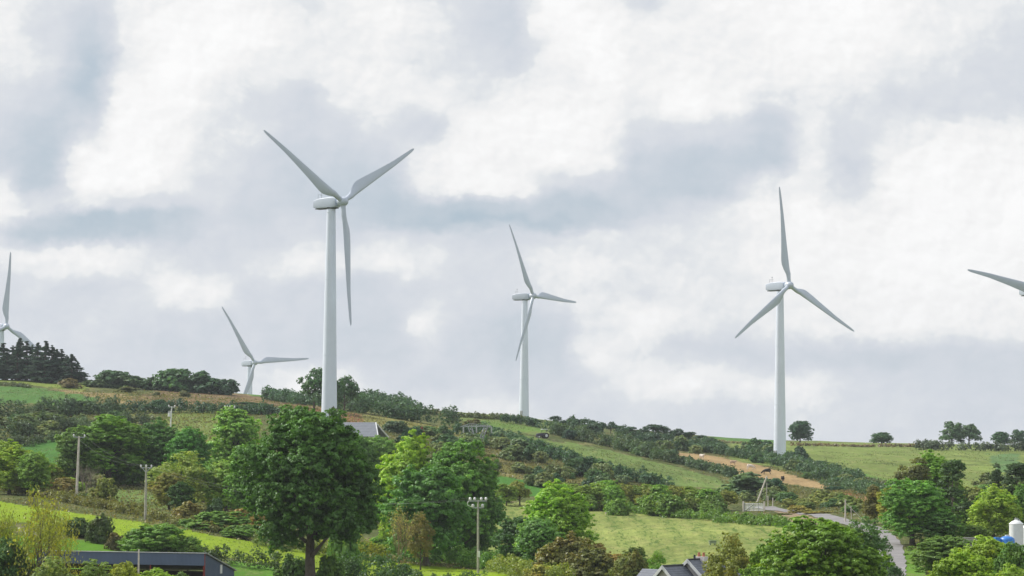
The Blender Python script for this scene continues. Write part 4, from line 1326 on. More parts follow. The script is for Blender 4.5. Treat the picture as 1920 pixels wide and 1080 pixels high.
# ------------------------------------------------------------------ rough grass and brambles on the open ground
def rough_cover():
    rng = np.random.default_rng(77)
    regs = [([(0,930),(300,975),(560,1030),(620,1040),(620,1050),(450,1020),(270,988),(0,948)], 7000, 5, .7),
            ([(600,1035),(950,1068),(950,1078),(600,1050)], 4000, 5, .6),
            ([(-20,780),(560,775),(560,860),(-20,840)], 9000, 4, .5),
            ([(640,785),(960,815),(1250,905),(1250,930),(900,900),(700,830)], 12000, 4, .5),
            ([(1380,880),(1640,930),(1640,975),(1380,940)], 7000, 4, .5),
            ([(1370,855),(1560,885),(1700,922),(1700,940),(1500,905),(1370,870)], 4000, 4, .5),
            ([(1440,960),(1600,985),(1640,1030),(1560,1010),(1440,990)], 3500, 4, .5),
            ([(160,870),(560,880),(600,1000),(400,1000),(160,945)], 9000, 5, .6),
            ([(90,735),(300,735),(640,765),(700,790),(500,780),(240,765)], 6000, 3.5, .4),
            ([(1660,1000),(1760,1010),(1760,1085),(1690,1085),(1680,1040)], 2500, 5, .5),
            ([(930,1060),(1300,1050),(1300,1085),(930,1085)], 4000, 6, .5)]
    C = []; S = []; Vv = []
    for poly, n, px, hh in regs:
        us = np.array([p[0] for p in poly]); vs = np.array([p[1] for p in poly])
        u = rng.uniform(us.min(), us.max(), n*3); v = rng.uniform(vs.min(), vs.max(), n*3)
        m = inpoly(u, v, poly); u = u[m][:n]; v = v[m][:n]
        # group into clumps by reusing hits
        g = 260
        for a in range(0, len(u), len(u)//g+1):
            P = hit(u[a], v[a])
            k = len(u)//g+1
            r = rng.uniform(1.5, 6)
            x = P.x+rng.normal(0, r, k); y = P.y+rng.normal(0, r*1.6, k)
            s = px/ppm(P)
            z = height(x, y)+rng.random(k)*s*.5
            C.append(np.stack([x, y, z], 1)); S.append(np.full(k, s)*(.6+.8*rng.random(k))); Vv.append(np.clip(rng.normal(rng.uniform(.2,.9), .15, k), 0, 1))
    C = np.vstack(C); S = np.concatenate(S); Vv = np.concatenate(Vv)
    uu, vv = project(C)
    keep = np.ones(len(C), bool)
    for poly, c, rg, hay in FIELDS:
        if rg < .55: keep &= ~inpoly(uu, vv, poly)
    rx = np.array([p.x for p in rp]); ry = np.array([p.y for p in rp])
    sg = np.concatenate([[0], np.cumsum(np.hypot(np.diff(rx), np.diff(ry)))]); q_ = np.linspace(0, sg[-1], 160)
    RX = np.interp(q_, sg, rx); RY = np.interp(q_, sg, ry)
    for a_, b_ in zip(RX, RY):
        keep &= np.hypot(C[:, 0]-a_, C[:, 1]-b_) > 2.9
    C = C[keep]; S = S[keep]; Vv = Vv[keep]
    N = rdir(rng, len(C))*np.array([1, 1, .5])
    me = quads('rough_grass', C, N, S, rng, Vv, .6)
    o = link(bpy.data.objects.new('rough_grass', me))
    o.color = (.155, .17, .070, .25)
    tag(o, 'rough grass and low brambles between the bushes of the hillside', 'rough grass', kind='stuff')
rough_cover()
def pasture_tufts():
    rng = np.random.default_rng(78)
    C = []; S = []
    for poly, n, sz in [([(1380,832),(1920,838),(1920,905),(1850,910),(1700,920),(1560,890),(1380,860)], 4500, .38), ([(960,822),(1130,845),(1350,903),(1300,908),(1100,864)], 1700, .38),
                        ([(960,955),(1350,978),(1480,990),(1480,1060),(960,1060)], 3000, .164), ([(0,712),(160,716),(190,750),(0,755)], 1200, .4), ([(320,780),(430,780),(430,840),(310,840)], 1000, .35),
                        ([(0,945),(650,1048),(930,1080),(560,1060),(0,972)], 3000, .16), ([(0,850),(120,830),(120,890),(0,880)], 700, .28), ([(860,770),(1020,788),(1000,808),(880,795)], 700, .4)]:
        us = np.array([p[0] for p in poly]); vs = np.array([p[1] for p in poly])
        k = 0
        while k < n:
            u = rng.uniform(us.min(), us.max()); v = rng.uniform(vs.min(), vs.max())
            if not inpoly(np.array([u]), np.array([v]), poly)[0]: continue
            P = hit(u, v); m = int(rng.integers(6, 40))
            x = P.x+rng.normal(0, rng.uniform(.4, 3), m); y = P.y+rng.normal(0, rng.uniform(.6, 7), m)
            C.append(np.stack([x, y, height(x, y)+.05], 1)); S.append(sz*(.4+.7*rng.random(m))); k += m
    C = np.vstack(C); S = np.concatenate(S)
    uu, vv = project(C)
    keep = np.zeros(len(C), bool)
    for poly, c, rg, hay in FIELDS:
        if c[1] > c[0]+8 or hay: keep |= inpoly(uu, vv, poly)
    C = C[keep]; S = S[keep]
    me = quads('pasture_tufts', C, rdir(rng, len(C))*np.array([1, 1, .6])+np.array([0, -.4, .5]), S, rng, np.clip(rng.normal(.5, .25, len(C)), 0, 1), .5)
    o = link(bpy.data.objects.new('pasture_tufts', me))
    o.color = (.130, .180, .055, .1)
    tag(o, 'scattered grass tufts in the open pastures', 'grass', kind='stuff')
pasture_tufts()

# ------------------------------------------------------------------ utility poles and lines
def xarm(root, z, half, ins, mat=STEEL, up=.28, ang=0.0, back=0.0, rad=.085):
    b = MB(); b.box(-half, half, -.06+back, .06+back, z-.06, z+.06)
    arm = b.build('crossarm', mat, root)
    for x in ins:
        i = MB()
        prof = [(0, .03), (.05, rad), (.08, rad*.55), (.13, rad), (.16, rad*.55), (.21, rad*.9), (up, .05)]
        i.loft([[(x+r*math.cos(2*math.pi*k/10), back+r*math.sin(2*math.pi*k/10), z+.06+h) for k in range(10)] for h, r in prof])
        i.build('insulator', CERAM, arm, True)
    return arm
def pole(u, vt, y, r, mat, label, lean=(0, 0), arms=(), group='wooden utility poles on the hillside'):
    p = at(u, y)
    _, vb = project(np.array([[p.x, p.y, p.z]]))
    h = (float(vb[0])-vt)/ppm(p)
    root = empty('utility_pole', (p.x, p.y, p.z), 0, label, 'utility pole', group)
    root.rotation_euler = (0, lean[0], 0)
    b = MB(); b.tube([(0, 0, -.4), (0, 0, h*.5), (0, 0, h)], [r, r*.85, r*.68], 12)
    b.build('shaft', mat, root, True)
    return root, h, p
TOPS = {}
r1, h1, p1 = pole(144.5, 818, 396, .19, WOODP, 'tall pale utility pole on the bramble bank at the left', (.028, 0))
xarm(r1, h1-.15, .78, (-.74, .74), up=.34, rad=.13); TOPS['a'] = Matrix.Rotation(.028, 4, 'Y')
r2, h2, p2 = pole(274, 876, 352, .17, WOODG, 'grey utility pole behind the glossy rounded bush', (.004, 0))
a_ = xarm(r2, h2-.1, .68, (-.64, 0, .64), up=.32, rad=.12)
b = MB(); b.tube([(-.5, -.08, h2-.1), (0, -.12, h2-.7)], .04, 6); b.tube([(.5, -.08, h2-.1), (0, -.12, h2-.7)], .04, 6); b.build('brace', STEEL, r2)
r3, h3, p3 = pole(898, 938, 312, .14, WOODG, 'slim utility pole with two rows of round white insulators', (-.008, 0))
xarm(r3, h3-.12, .95, (-.85, -.35, .35, .85), up=.34, rad=.17)
xarm(r3, h3-.85, .62, (-.55, .48), up=.34, rad=.19)
b = MB(); b.box(-.05, .22, -.3, -.16, 1.7, 2.35); b.build('meter_box', CERAM, r3)
b = MB(); b.tube([(-.95, 0, h3-.1), (-1.15, 0, h3-.3), (-1.1, 0, h3-.6), (-.6, 0, h3-.8)], .03, 6); b.build('jumper_cable', CERAM, r3, True)
r4, h4, p4 = pole(318, 762, 535, .16, CERAM, 'small pale utility pole carrying a white transformer', (.05, 0))
xarm(r4, h4-.1, .60, (-.55, .55), mat=CERAM, up=.3, rad=.17)
b = MB(); b.tube([(-.35, -.1, h4-1.9), (-.35, -.1, h4-1.2)], .26, 12); tr = b.build('transformer', CERAM, r4, True)
b = MB(); b.tube([(-.45, -.1, h4-1.2), (-.45, -.1, h4-.85)], .06, 8); b.tube([(-.22, -.1, h4-1.2), (-.22, -.1, h4-.85)], .06, 8); b.build('bushing', CERAM, tr, True)
r5, h5, p5 = pole(430, 762, 500, .14, WOODP, 'utility pole whose top just clears the willow', (0, 0))
xarm(r5, h5-.25, .9, (-.85, -.45, 0, .8), mat=CERAM, up=.3, rad=.13)
r6, h6, p6 = pole(262.5, 1031, 224, .085, WOODP, 'thin pale pole in front of the blue shed', (.002, 0))
r7, h7, p7 = pole(1585, 936, 385, .12, WOODP, 'thin utility pole beside the bend in the road', (.002, 0))
b = MB(); b.tube([(.0, 0, h7-.5), (3.3*.7, -1.0, 0.2)], .035, 6); b.tube([(1.1*.7, .3, h7-.9), (1.2*.7, .3, .3)], .05, 6); b.build('stay_wire', WOODP, r7)
def raw_pole(name, pts, r, mat, label, cat, parts=None):
    root = empty(name, pts[0], 0, label, cat)
    o0 = Vector(pts[0])
    b = MB(); b.tube([Vector(p)-o0 for p in pts], r, 10); b.build('shaft', mat, root, True)
    return root
pa = at(1420, 478); pb = Vector(pt(1438, 893, 478))
lp = raw_pole('leaning_pole', [pa, pb], .13, WOODP, 'leaning pale pole behind the metal gate', 'pole')
pc = at(1437, 480); pd = Vector(pt(1438, 905, 480))
raw_pole('post', [pc, pd], .08, WOODG, 'thin upright post right of the leaning pole', 'post')
def wire(A, B, sag, label, r=.007, group='overhead power lines'):
    pts = []
    A = Vector(A); B = Vector(B)
    for i in range(17):
        q = i/16
        p = A.lerp(B, q); p.z -= sag*4*q*(1-q); pts.append(p-A)
    b = MB(); b.tube(pts, r, 5)
    o = b.build('power_line', WIRE, None, True, loc=A)
    tag(o, label, 'power line', group)
def top(root, h, x, dz=.2):
    return root.matrix_basis @ Vector((x, 0, h+dz))
bpy.context.view_layer.update()
for k, (xa, xb) in enumerate(((-.74, -.64), (.74, .64))):
    wire(top(r1, h1, xa), top(r2, h2, xb), 1.1, ('left', 'right')[k]+' wire between the tall pale pole and the grey pole')
for k, (xa, xb) in enumerate(((-.64, -.85), (.64, .85))):
    wire(top(r2, h2, xa), top(r3, h3, xb), 2.2, ('upper', 'lower')[k]+' wire from the grey pole to the insulator-topped pole')
wire(top(r4, h4, .55), top(r5, h5, -.85), .8, 'wire between the transformer pole and the pole at the willow')
wire(top(r1, h1, .0), top(r4, h4, -.55), 1.5, 'wire climbing from the tall pale pole to the transformer pole')
wire(top(r3, h3, .35), top(r7, h7, 0, 0), 2.4, 'long wire from the insulator-topped pole towards the road')

# lattice pylon
def pylon():
    y = 560
    base = at(897, y)
    q = F/y
    root = empty('lattice_pylon', base, 0, 'grey lattice pylon with a V-shaped head behind the yellow-green tree', 'pylon')
    def L(u, v, dy=0):
        P = pt(u, v, y); return Vector((P.x-base.x, dy, P.z-base.z))
    w = .28
    def lattice(b, a0, a1, w0, w1, n):
        prev = None
        for i in range(n+1):
            t_ = i/n; c = a0.lerp(a1, t_); ww = w0*(1-t_)+w1*t_
            ring = [c+Vector((sx*ww, sy*ww, 0)) for sx, sy in ((-1,-1),(1,-1),(1,1),(-1,1))]
            if prev:
                for k in range(4):
                    b.tube([prev[k], ring[k]], .085, 4)
                    b.tube([prev[k], ring[(k+1) % 4]], .045, 4)
                    b.tube([prev[(k+1) % 4], ring[k]], .045, 4)
            prev = ring
    waist = L(894.5, 842)
    b = MB(); lattice(b, Vector((0, 0, 0)), waist, 1.1, .32, 7); b.build('body', STEEL, root)
    for uu in (881, 911):
        b = MB(); lattice(b, waist+Vector((0, 0, -.1)), L(uu, 801), .28, .36, 6); b.build('head_arm', STEEL, root)
    b = MB()
    A = L(870, 800); B = L(921, 800)
    for dy in (-.32, .32):
        b.tube([A+Vector((0, dy, 0)), B+Vector((0, dy, 0))], .06, 5)
        b.tube([L(879, 795, dy), L(890, 795, dy), L(902, 798, dy), L(911, 799, dy)], .05, 5)
        b.tube([L(862, 801, dy), L(879, 795, dy)], .05, 5)
        b.tube([L(912, 795, dy), L(922, 801, dy)], .05, 5)
        for k in range(12):
            u0 = 870+k*4.25
            b.tube([L(u0, 800, dy), L(u0+2.1, 796.5, dy)], .03, 4); b.tube([L(u0+2.1, 796.5, dy), L(u0+4.25, 800, dy)], .03, 4)
    cr = b.build('crossarm', STEEL, root)
    for uu in (869, 893.5, 921.5):
        b = MB()
        for k in range(8):
            c = L(uu, 801+k*1.3)
            b.tube([c, c+Vector((0, 0, -.07))], .15, 8)
        b.tube([L(uu, 800), L(uu, 812)], .035, 6)
        b.build('insulator', CERAM, cr, True)
pylon()

# ------------------------------------------------------------------ buildings
NAVY = pmat('navy_cladding', (.105, .150, .255), .45, var=.1, scale=.6, wave=('X', 2.6))
NAVYE = pmat('navy_cladding_end', (.078, .112, .190), .45, var=.1, scale=.6, wave=('Y', 2.6))
REDS = pmat('red_oxide_steel', (.28, .045, .04), .6, var=.2)
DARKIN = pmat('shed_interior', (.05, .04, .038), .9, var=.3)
SLATE = pmat('slate', (.17, .185, .225), .6, var=.2, scale=2.5, wave=('Z', 1.8))
SLATEP = pmat('slate_pale', (.19, .21, .25), .6, var=.12, scale=1.5, wave=('Z', 1.2))
RENDER = pmat('grey_render', (.64, .61, .61), .9, var=.08, bump=.1)
BARGE = pmat('white_bargeboard', (.80, .81, .82), .5, var=.04)
CLAY = pmat('chimney_clay', (.42, .17, .10), .8, var=.2)
CONC = pmat('concrete', (.40, .39, .38), .9, var=.2, scale=.8, bump=.2)

def shed():
    y = 250
    c = pt(384, 1038, y)
    gz = hz(c.x, c.y)
    Hh = c.z-gz
    th = math.radians(-15)
    root = empty('machinery_shed', (c.x, c.y, gz), th, 'long navy blue open-fronted shed with a sloping roof at the bottom left', 'shed')
    Lg, D, Hb = 15.6, 7.2, Hh-1.75
    b = MB(); b.box(-Lg, 0, -.04, .02, Hh-1.03, Hh); b.build('front_cladding', NAVY, root)
    b = MB(); b.poly([(0.03, 0.03, 0), (0.03, D, 0), (0.03, D, Hb), (0.03, 0.03, Hh-.03)], -.06); b.build('end_wall', NAVYE, root)
    b = MB(); b.poly([(-Lg, 0.03, 0), (-Lg, D, 0), (-Lg, D, Hb), (-Lg, 0.03, Hh-.03)], .06); b.build('end_wall', NAVYE, root)
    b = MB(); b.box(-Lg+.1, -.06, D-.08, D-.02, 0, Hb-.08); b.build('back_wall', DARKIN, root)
    b = MB(); b.poly([(-Lg-.1, -.06, Hh+.005), (.12, -.06, Hh+.005), (.12, D+.2, Hb+.0), (-Lg-.1, D+.2, Hb+.0)], .07); rf = b.build('roof', SLATE, root)
    b = MB(); b.tube([(.15, -.08, Hh+.05), (.15, D+.2, Hb+.05)], .06, 6); b.tube([(-Lg, -.09, Hh+.03), (.15, -.09, Hh+.03)], .035, 6); b.build('roof_edge', STEEL, rf)
    for x in (-.12, -5.0, -9.8):
        b = MB(); b.box(x-.04, x+.04, -.03+.06, .14, 0, Hh-(1.0)); b.build('post', REDS, root)
    b = MB(); b.box(.00+.04, .075, 3.6, 4.1, 2.6, 3.35) ; b.build('light_panel', CERAM, root)
    b = MB(); b.box(.0, .06, -.065, -.03+.0, 0, Hh+.02); b.build('corner_trim', REDS, root)
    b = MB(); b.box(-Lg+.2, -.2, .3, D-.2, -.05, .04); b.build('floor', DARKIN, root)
shed()

def gable(root, x, y0, y1, w, h_e, h_r, rz, name='wing'):
    pass
def house():
    y = 236
    a1 = pt(1246, 1063, y)
    gz = hz(a1.x, a1.y)
    th = math.radians(-34)      # ridge runs back to the right
    root = empty('bungalow', (a1.x, a1.y, gz), th, 'grey-rendered bungalow with white gables and dark slate roofs at the bottom', 'house')
    def block(px, py, w, L, hr, pitch, back=True):
        """gable faces -Y at (px,py); ridge runs +Y"""
        he = hr-math.tan(pitch)*w/2
        b = MB()
        b.poly([(px-w/2, py, 0), (px+w/2, py, 0), (px+w/2, py, he), (px, py, hr-.02), (px-w/2, py, he)], -.2)
        b.poly([(px-w/2, py+L, 0), (px+w/2, py+L, 0), (px+w/2, py+L, he), (px, py+L, hr-.02), (px-w/2, py+L, he)], .2)
        b.box(px-w/2+.003, px-w/2+.2, py+.2, py+L-.2, 0, he-.02); b.box(px+w/2-.2, px+w/2-.003, py+.2, py+L-.2, 0, he-.02)
        b.build('wall', RENDER, root)
        o = .35; e = math.tan(pitch)*o
        for s in (-1, 1):
            b = MB()
            P = [(px, py-.35, hr+.04), (px+s*(w/2+o), py-.35, he-e+.04), (px+s*(w/2+o), py+L+.3, he-e+.04), (px, py+L+.3, hr+.04)]
            b.poly(P, .10*s*-1)
            rf = b.build('roof', SLATE, root)
            b = MB()
            b.poly([(px, py-.40, hr+.15), (px+s*(w/2+o+.05), py-.40, he-e+.12), (px+s*(w/2+o+.05), py-.40, he-e-.16), (px, py-.40, hr-.18)], .05)
            b.build('bargeboard', BARGE, rf)
        b = MB(); b.tube([(px, py-.34, hr+.10), (px, py+L+.3, hr+.10)], .07, 6); b.build('ridge_tile', DARKM, root)
    block(0, 0, 4.4, 5.0, a1.z-gz, math.radians(47))
    # second, higher gable: place from its pixel
    a2 = pt(1293, 1051, y+2.6)
    d = Vector((a2.x-a1.x, a2.y-a1.y, 0)); d.rotate(Matrix.Rotation(-th, 3, 'Z'))
    block(d.x, d.y, 5.2, 7.0, a2.z-gz, math.radians(44))
    # low rear range to the left
    a3 = pt(1228, 1069, y+5.5)
    d3 = Vector((a3.x-a1.x, a3.y-a1.y, 0)); d3.rotate(Matrix.Rotation(-th, 3, 'Z'))
    b = MB(); b.poly([(d3.x-1.3, d3.y-2.2, a3.z-gz-1.5), (d3.x+2.0, d3.y-2.2, a3.z-gz-1.5), (d3.x+2.0, d3.y+.2, a3.z-gz), (d3.x-1.3, d3.y+.2, a3.z-gz)], .1); b.build('roof', SLATE, root)
    b = MB(); b.box(d3.x-1.2, d3.x+1.8, d3.y-1.9, d3.y+.0, 0, a3.z-gz-1.45); b.build('wall', RENDER, root)
    ch = d+Vector((0.0, 1.9, 0))
    zc = a2.z-gz
    b = MB(); b.box(ch.x-.45, ch.x+.45, ch.y-.3, ch.y+.3, zc-.9, zc+.28); cm = b.build('chimney', RENDER, root)
    for k in (-.22, .22):
        b = MB(); b.tube([(ch.x+k, ch.y, zc+.28), (ch.x+k, ch.y, zc+.62)], [.13, .10], 10); b.build('chimney_pot', CLAY, cm, True)
    b = MB(); b.tube([(d.x, d.y+.8, zc), (d.x, d.y+.8, zc+.45)], .09, 8); b.build('flue', DARKM, root)
house()

def hillhouse():
    y = 485
    a = pt(668, 793, y); c = pt(704, 793, y)
    gz = hz(a.x, a.y)
    root = empty('hill_house', (c.x, c.y, gz), math.radians(-12), 'house with a pale grey slate roof half hidden by the big round tree', 'house')
    h = c.z-gz; L = 8.0; w = 7.0
    he = h-2.3
    b = MB(); b.box(-L+.3, -.3, -w/2+.3, w/2-.3, -.6, he); b.build('wall', RENDER, root)
    b = MB(); b.poly([(-.3, -w/2+.3, he), (-.3, w/2-.3, he), (-.3, 0, h-.15)], -.2); b.build('gable', RENDER, root)
    for s in (-1, 1):
        b = MB(); b.poly([(-L, 0, h), (0, 0, h), (1.35, s*w/2, he-.1), (-L, s*w/2, he-.1)], .12*s); rf = b.build('roof', SLATEP, root)
        b = MB(); b.tube([(0.05, 0, h+.02), (1.40, s*(w/2+.02), he-.12)], .13, 6); b.build('bargeboard', BARGE, rf)
hillhouse()

def corner_house():
    y = 222
    a = pt(7, 1057, y)
    gz = hz(a.x, a.y)
    root = empty('white_house', (a.x, a.y, gz), math.radians(10), 'white-trimmed house whose roof corner enters at the left edge', 'house')
    h = a.z-gz
    b = MB(); b.box(-7, -.45, 0, 6, 0, h-.15); b.build('wall', RENDER, root)
    b = MB(); b.poly([(-7, -.3, h-.02), (.1, -.3, h-.02), (-1.1, 3, h+2.0), (-7, 3, h+2.0)], .12); rf = b.build('roof', BARGE, root)
    b = MB(); b.poly([(-7, 6.3, h-.02), (.1, 6.3, h-.02), (-1.1, 3, h+2.0), (-7, 3, h+2.0)], -.12); b.build('roof', SLATE, root)
    b = MB(); b.poly([(.1, -.3, h), (.1, 6.3, h), (-1.1, 3, h+2.0)], -.08); b.build('hip', BARGE, root)
    b = MB(); b.tube([(-7, -.42, h-.05), (.15, -.42, h-.05)], .09, 8); b.tube([(.08, -.42, h-.05), (-.12, -.2, h-.4), (-.3, -.1, h-.6), (-.3, -.1, 0)], .06, 8); b.build('gutter', BARGE, rf)
corner_house()

def farm_bits():
    y = 300
    p = at(1905, y)
    _, vb = project(np.array([list(p)]))
    q = F/y
    h = (float(vb[0])-983)/q
    root = empty('feed_silo', p, .3, 'white ribbed feed silo with a domed cap at the right edge', 'silo')
    W2 = pmat('silo_white', (.80, .82, .83), .4, var=.06)
    b = MB(); n = 32
    r = .72
    rings = []
    for i in range(41):
        z = .9+(h-.9)*i/40
        rr = r*(1+.012*(i % 2))
        rings.append([(rr*math.cos(2*math.pi*k/n), rr*math.sin(2*math.pi*k/n), z) for k in range(n)])
    b.loft(rings); b.build('barrel', W2, root, True)
    b = MB(); b.loft([[(rr*math.cos(2*math.pi*k/n), rr*math.sin(2*math.pi*k/n), h+z) for k in range(n)] for rr, z in ((.76, .0), (.74, .05), (.45, .28), (.16, .40), (.14, .5))]); cp = b.build('cap', W2, root, True)
    b = MB(); b.tube([(-.2, 0, h+.38), (-.1, 0, h+.62), (.25, 0, h+.55), (.55, 0, h+.15)], .04, 6); b.build('filler_pipe', STEEL, cp, True)
    b = MB(); b.loft([[(rr*math.cos(2*math.pi*k/n), rr*math.sin(2*math.pi*k/n), z) for k in range(n)] for rr, z in ((.2, .35), (.72, .9))]); b.build('hopper', W2, root, True)
    for k in range(4):
        a = k*math.pi/2+.4
        b = MB(); b.box(-.05, .05, -.05, .05, -.2, 1.1, Matrix.Translation((.66*math.cos(a), .66*math.sin(a), 0))); b.build('leg', STEEL, root)
    # second silo beyond the frame edge
    p2 = at(1927, y+2)
    r2_ = copy_tree(root); r2_.location = p2; r2_.scale = (.9, .9, .9)
    r2_['label'] = 'second feed silo, mostly cut off by the right edge'
    for rr_ in (root, r2_): rr_['group'] = 'feed silos'
    # blue tank
    BLUE = pmat('blue_plastic', (.03, .20, .62), .4, var=.08)
    pt_ = at(1888, 296)
    _, vb = project(np.array([list(pt_)]))
    q = F/296
    zt = (float(vb[0])-1005)/q
    root = empty('blue_tank', pt_, .2, 'bright blue round plastic tank beside the white silo', 'tank')
    rad = .78; zb = zt-1.25
    b = MB(); b.loft([[(rr*rad*math.cos(2*math.pi*k/28), rr*rad*math.sin(2*math.pi*k/28), zb+z) for k in range(28)] for rr, z in ((.8, 0), (1, .1), (1, .4), (1.03, .43), (1, .46), (1, .8), (.92, 1.0), (.6, 1.16), (.3, 1.22))]); b.build('shell', BLUE, root, True)
    b = MB(); b.tube([(0, 0, zb+1.2), (0, 0, zb+1.34)], .24, 16); b.build('lid', CERAM, root, True)
    b = MB(); b.box(-.9, .9, -.9, .9, -.3, zb); b.build('plinth', CONC, root)
    b = MB(); b.box(-1.35, -.85, -.3, .3, zb+.3, zb+1.1); b.build('side_drum', BLUE, root)
    # wall
    A = at(1796, 303); B = at(1885, 301)
    _, va = project(np.array([list(A)]))
    ht = (float(va[0])-1009)/(F/303)
    root = empty('farm_wall', A, math.atan2(B.y-A.y, B.x-A.x), 'low grey concrete wall left of the blue tank', 'wall')
    Lw = (B-A).length
    b = MB(); b.box(0, Lw, -.12, .12, -.5, ht); b.build('wall_panel', CONC, root)
    b = MB(); b.box(-.05, Lw+.05, -.17, .17, ht, ht+.08); b.build('coping', CERAM if False else CONC, root)
farm_bits()

# gate, posts, pen
def gate():
    A = at(1396, 447); B = at(1431, 445)
    root = empty('metal_gate', A, math.atan2(B.y-A.y, B.x-A.x), 'pale galvanised field gate below the leaning pole', 'gate')
    L = (B-A).length; h = 1.1; z0 = .1+max(0, 0)
    b = MB()
    for k in range(6):
        z = z0+.1+(h-.1)*k/5
        b.tube([(0, 0, z), (L, 0, z)], .045, 6)
    b.build('rail', STEEL, root)
    b = MB()
    for x in (0, L*.25, L*.5, L*.75, L):
        b.tube([(x, 0, z0), (x, 0, z0+h+.1)], .05, 6)
    b.tube([(0, -.02, z0), (L*.5, -.02, z0+h)], .04, 6)
    b.build('upright', STEEL, root)
    for x in (-.2, L+.2):
        b = MB(); b.box(x-.1, x+.1, -.1, .1, -.3, 1.6); b.build('gate_post', WOODP, root)
gate()
FENCE = [(1239, 964, 1.35), (1337, 971, .9), (1295, 969, .8), (1434, 980, .9), (1440, 945, 1.6), (1449, 947, 1.5), (1136, 700+260, .8), (1376, 975, .8)]
for u, v, h in FENCE:
    p = hit(u, v+4)
    b = MB(); b.tube([(0, 0, -.3), (0, 0, h)], [.09, .075], 7)
    o = b.build('fence_post', WOODP, None, True, loc=p)
    tag(o, 'weathered wooden fence post along the top of the hay field', 'fence post', 'fence posts of the hay field')

TRG = pmat('trough_concrete', (.26, .32, .20), .9, var=.2)
def trough():
    p = hit(1336, 1022)
    root = empty('water_trough', p, .2, 'small pale grey cattle trough standing alone in the hay field', 'trough')
    b = MB(); b.box(-.42, .42, -.25, .25, .2, .5); b.build('tub', TRG, root)
    b = MB(); b.box(-.46, .46, -.29, .29, .5, .56); b.build('rim', TRG, root)
    for x in (-.4, .4):
        b = MB(); b.box(x*.75-.07, x*.75+.07, -.2, .2, -.1, .2); b.build('leg', TRG, root)
trough()

# small tractor on the upper slope
def tractor():
    p = hit(1018, 822)
    root = empty('tractor', p, math.radians(200), 'small dark tractor with a pale cab roof on the upper slope', 'tractor')
    TB = pmat('tractor_dark', (.06, .05, .10), .5); TY = pmat('tyre', (.02, .02, .02), .8); TR = pmat('cab_roof', (.70, .72, .75), .5)
    b = MB(); b.loft([[(x, -w, z0), (x, w, z0), (x, w, z1), (x, -w, z1)] for x, w, z0, z1 in ((.2, .32, .55, 1.15), (.9, .32, .55, 1.12), (1.45, .28, .55, 1.05), (1.55, .22, .6, .95))]); b.build('bonnet', TB, root)
    b = MB()
    for x, y in ((-.75, -.5), (-.75, .5), (.2, -.5), (.2, .5)):
        b.tube([(x, y, .9), (x*.9, y*.9, 1.95)], .04, 6)
    b.box(-.85, .25, -.45, .45, .6, 1.0); b.build('cab', TB, root)
    b = MB(); b.box(-.9, .35, -.55, .55, 1.95, 2.1); b.build('cab_roof', TR, root)
    for x, y, r, w in ((-.5, -.75, .62, .34), (-.5, .75, .62, .34), (1.15, -.6, .36, .22), (1.15, .6, .36, .22)):
        b = MB(); b.tube([(x, y-w/2, r), (x, y+w/2, r)], r, 20); wh = b.build('wheel', TY, root)
        b = MB(); b.tube([(x, y-w/2-.02, r), (x, y+w/2+.02, r)], r*.5, 14); b.build('rim', TR, wh)
tractor()

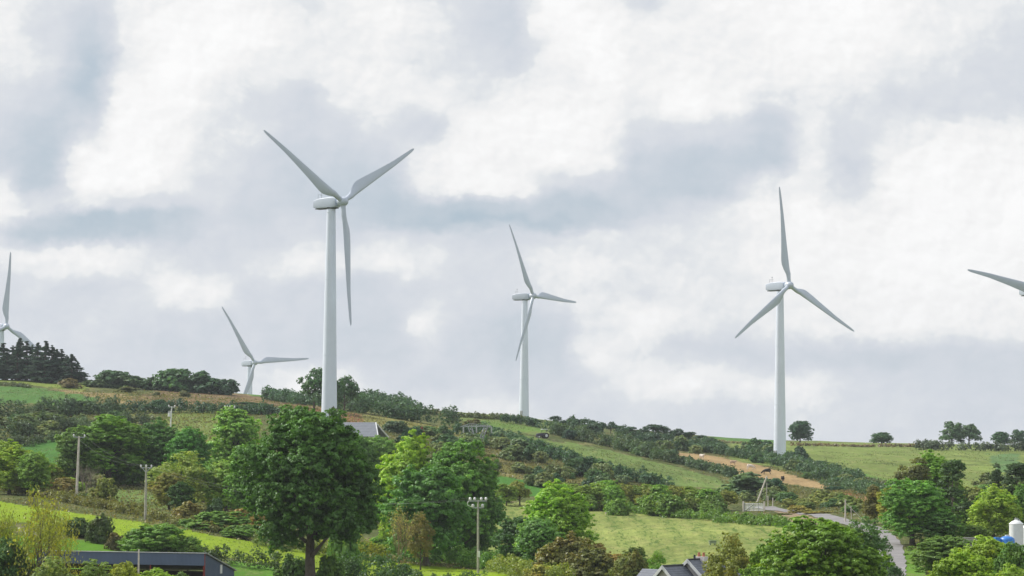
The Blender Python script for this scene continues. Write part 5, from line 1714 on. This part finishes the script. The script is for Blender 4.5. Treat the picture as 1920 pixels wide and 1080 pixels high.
# ------------------------------------------------------------------ animals
def animal(u, v, size, rz, coat, label, cat, name, lying=False, grazing=True):
    """four-legged body grown over a joint skeleton with the skin modifier"""
    p = hit(u, v)
    s = size
    dz = -.42*s if lying else 0
    J = [((-.52,0,.80),.27),((-.2,0,.78),.32),((.2,0,.77),.33),((.48,0,.82),.27),((.72,0,.92 if not grazing else .62),.17),
         ((.90,0,1.06 if not grazing else .38),.14),((1.08,0,.98 if not grazing else .20),.09),
         ((-.72,0,.80),.035),((-.78,0,.45),.025)]
    E = [(0,1),(1,2),(2,3),(3,4),(4,5),(5,6),(0,7),(7,8)]
    for sy in (-1, 1):
        n = len(J)
        J += [((-.55,sy*.15,.62),.13),((-.45,sy*.15,.48),.09),((-.60,sy*.15,.28),.05),((-.57,sy*.15,.02),.045)]
        E += [(0,n),(n,n+1),(n+1,n+2),(n+2,n+3)]
        n = len(J)
        J += [((.48,sy*.14,.60),.11),((.50,sy*.14,.32),.055),((.50,sy*.14,.02),.045)]
        E += [(3,n),(n,n+1),(n+1,n+2)]
    n = len(J)
    hx = J[5][0]
    for sy in (-1, 1):
        J.append(((hx[0]-.04, sy*.13, hx[2]+.07), .03)); E.append((5, len(J)-1))
    me = bpy.data.meshes.new(name)
    me.from_pydata([(x*s, y*s, max(z*s+dz, .03*s)) for (x, y, z), r in J], E, [])
    me.materials.append(coat)
    o = bpy.data.objects.new(name, me)
    o.location = p; o.rotation_euler = (0, 0, rz)
    link(o)
    o.modifiers.new('skin', 'SKIN')
    if not me.skin_vertices:
        bpy.context.view_layer.objects.active = o
    sv = me.skin_vertices[0].data if me.skin_vertices else []
    for q, (c, r) in zip(sv, J):
        q.radius = (r*s, r*s)
    if sv: sv[1].use_root = True
    o.modifiers.new('sub', 'SUBSURF').levels = 1
    o.modifiers['sub'].render_levels = 1
    tag(o, label, cat)
WOOL = pmat('white_coat', (.72, .66, .60), .9, var=.1)
BLACKC = pmat('black_coat', (.02, .018, .018), .8, var=.2)
TANC = pmat('pale_coat', (.50, .38, .28), .9, var=.1)
animal(1316, 861, 1.0, math.radians(-60), WOOL, 'white sheep at the top of the tan strip, highest of the animals', 'sheep', 'sheep', grazing=False)
animal(1374, 872, .9, math.radians(20), TANC, 'pale fawn calf between the white animals on the tan strip', 'calf', 'calf', grazing=False)
animal(1407, 881, 1.1, math.radians(10), WOOL, 'white sheep grazing behind the grey-green bush', 'sheep', 'sheep')
animal(1438, 890, 1.15, math.radians(170), BLACKC, 'black cow side-on in the middle of the tan strip', 'cow', 'cow')
animal(1468, 903, .95, math.radians(75), BLACKC, 'black calf seen end-on, lowest of the animals', 'calf', 'calf', grazing=False)

build_haze()
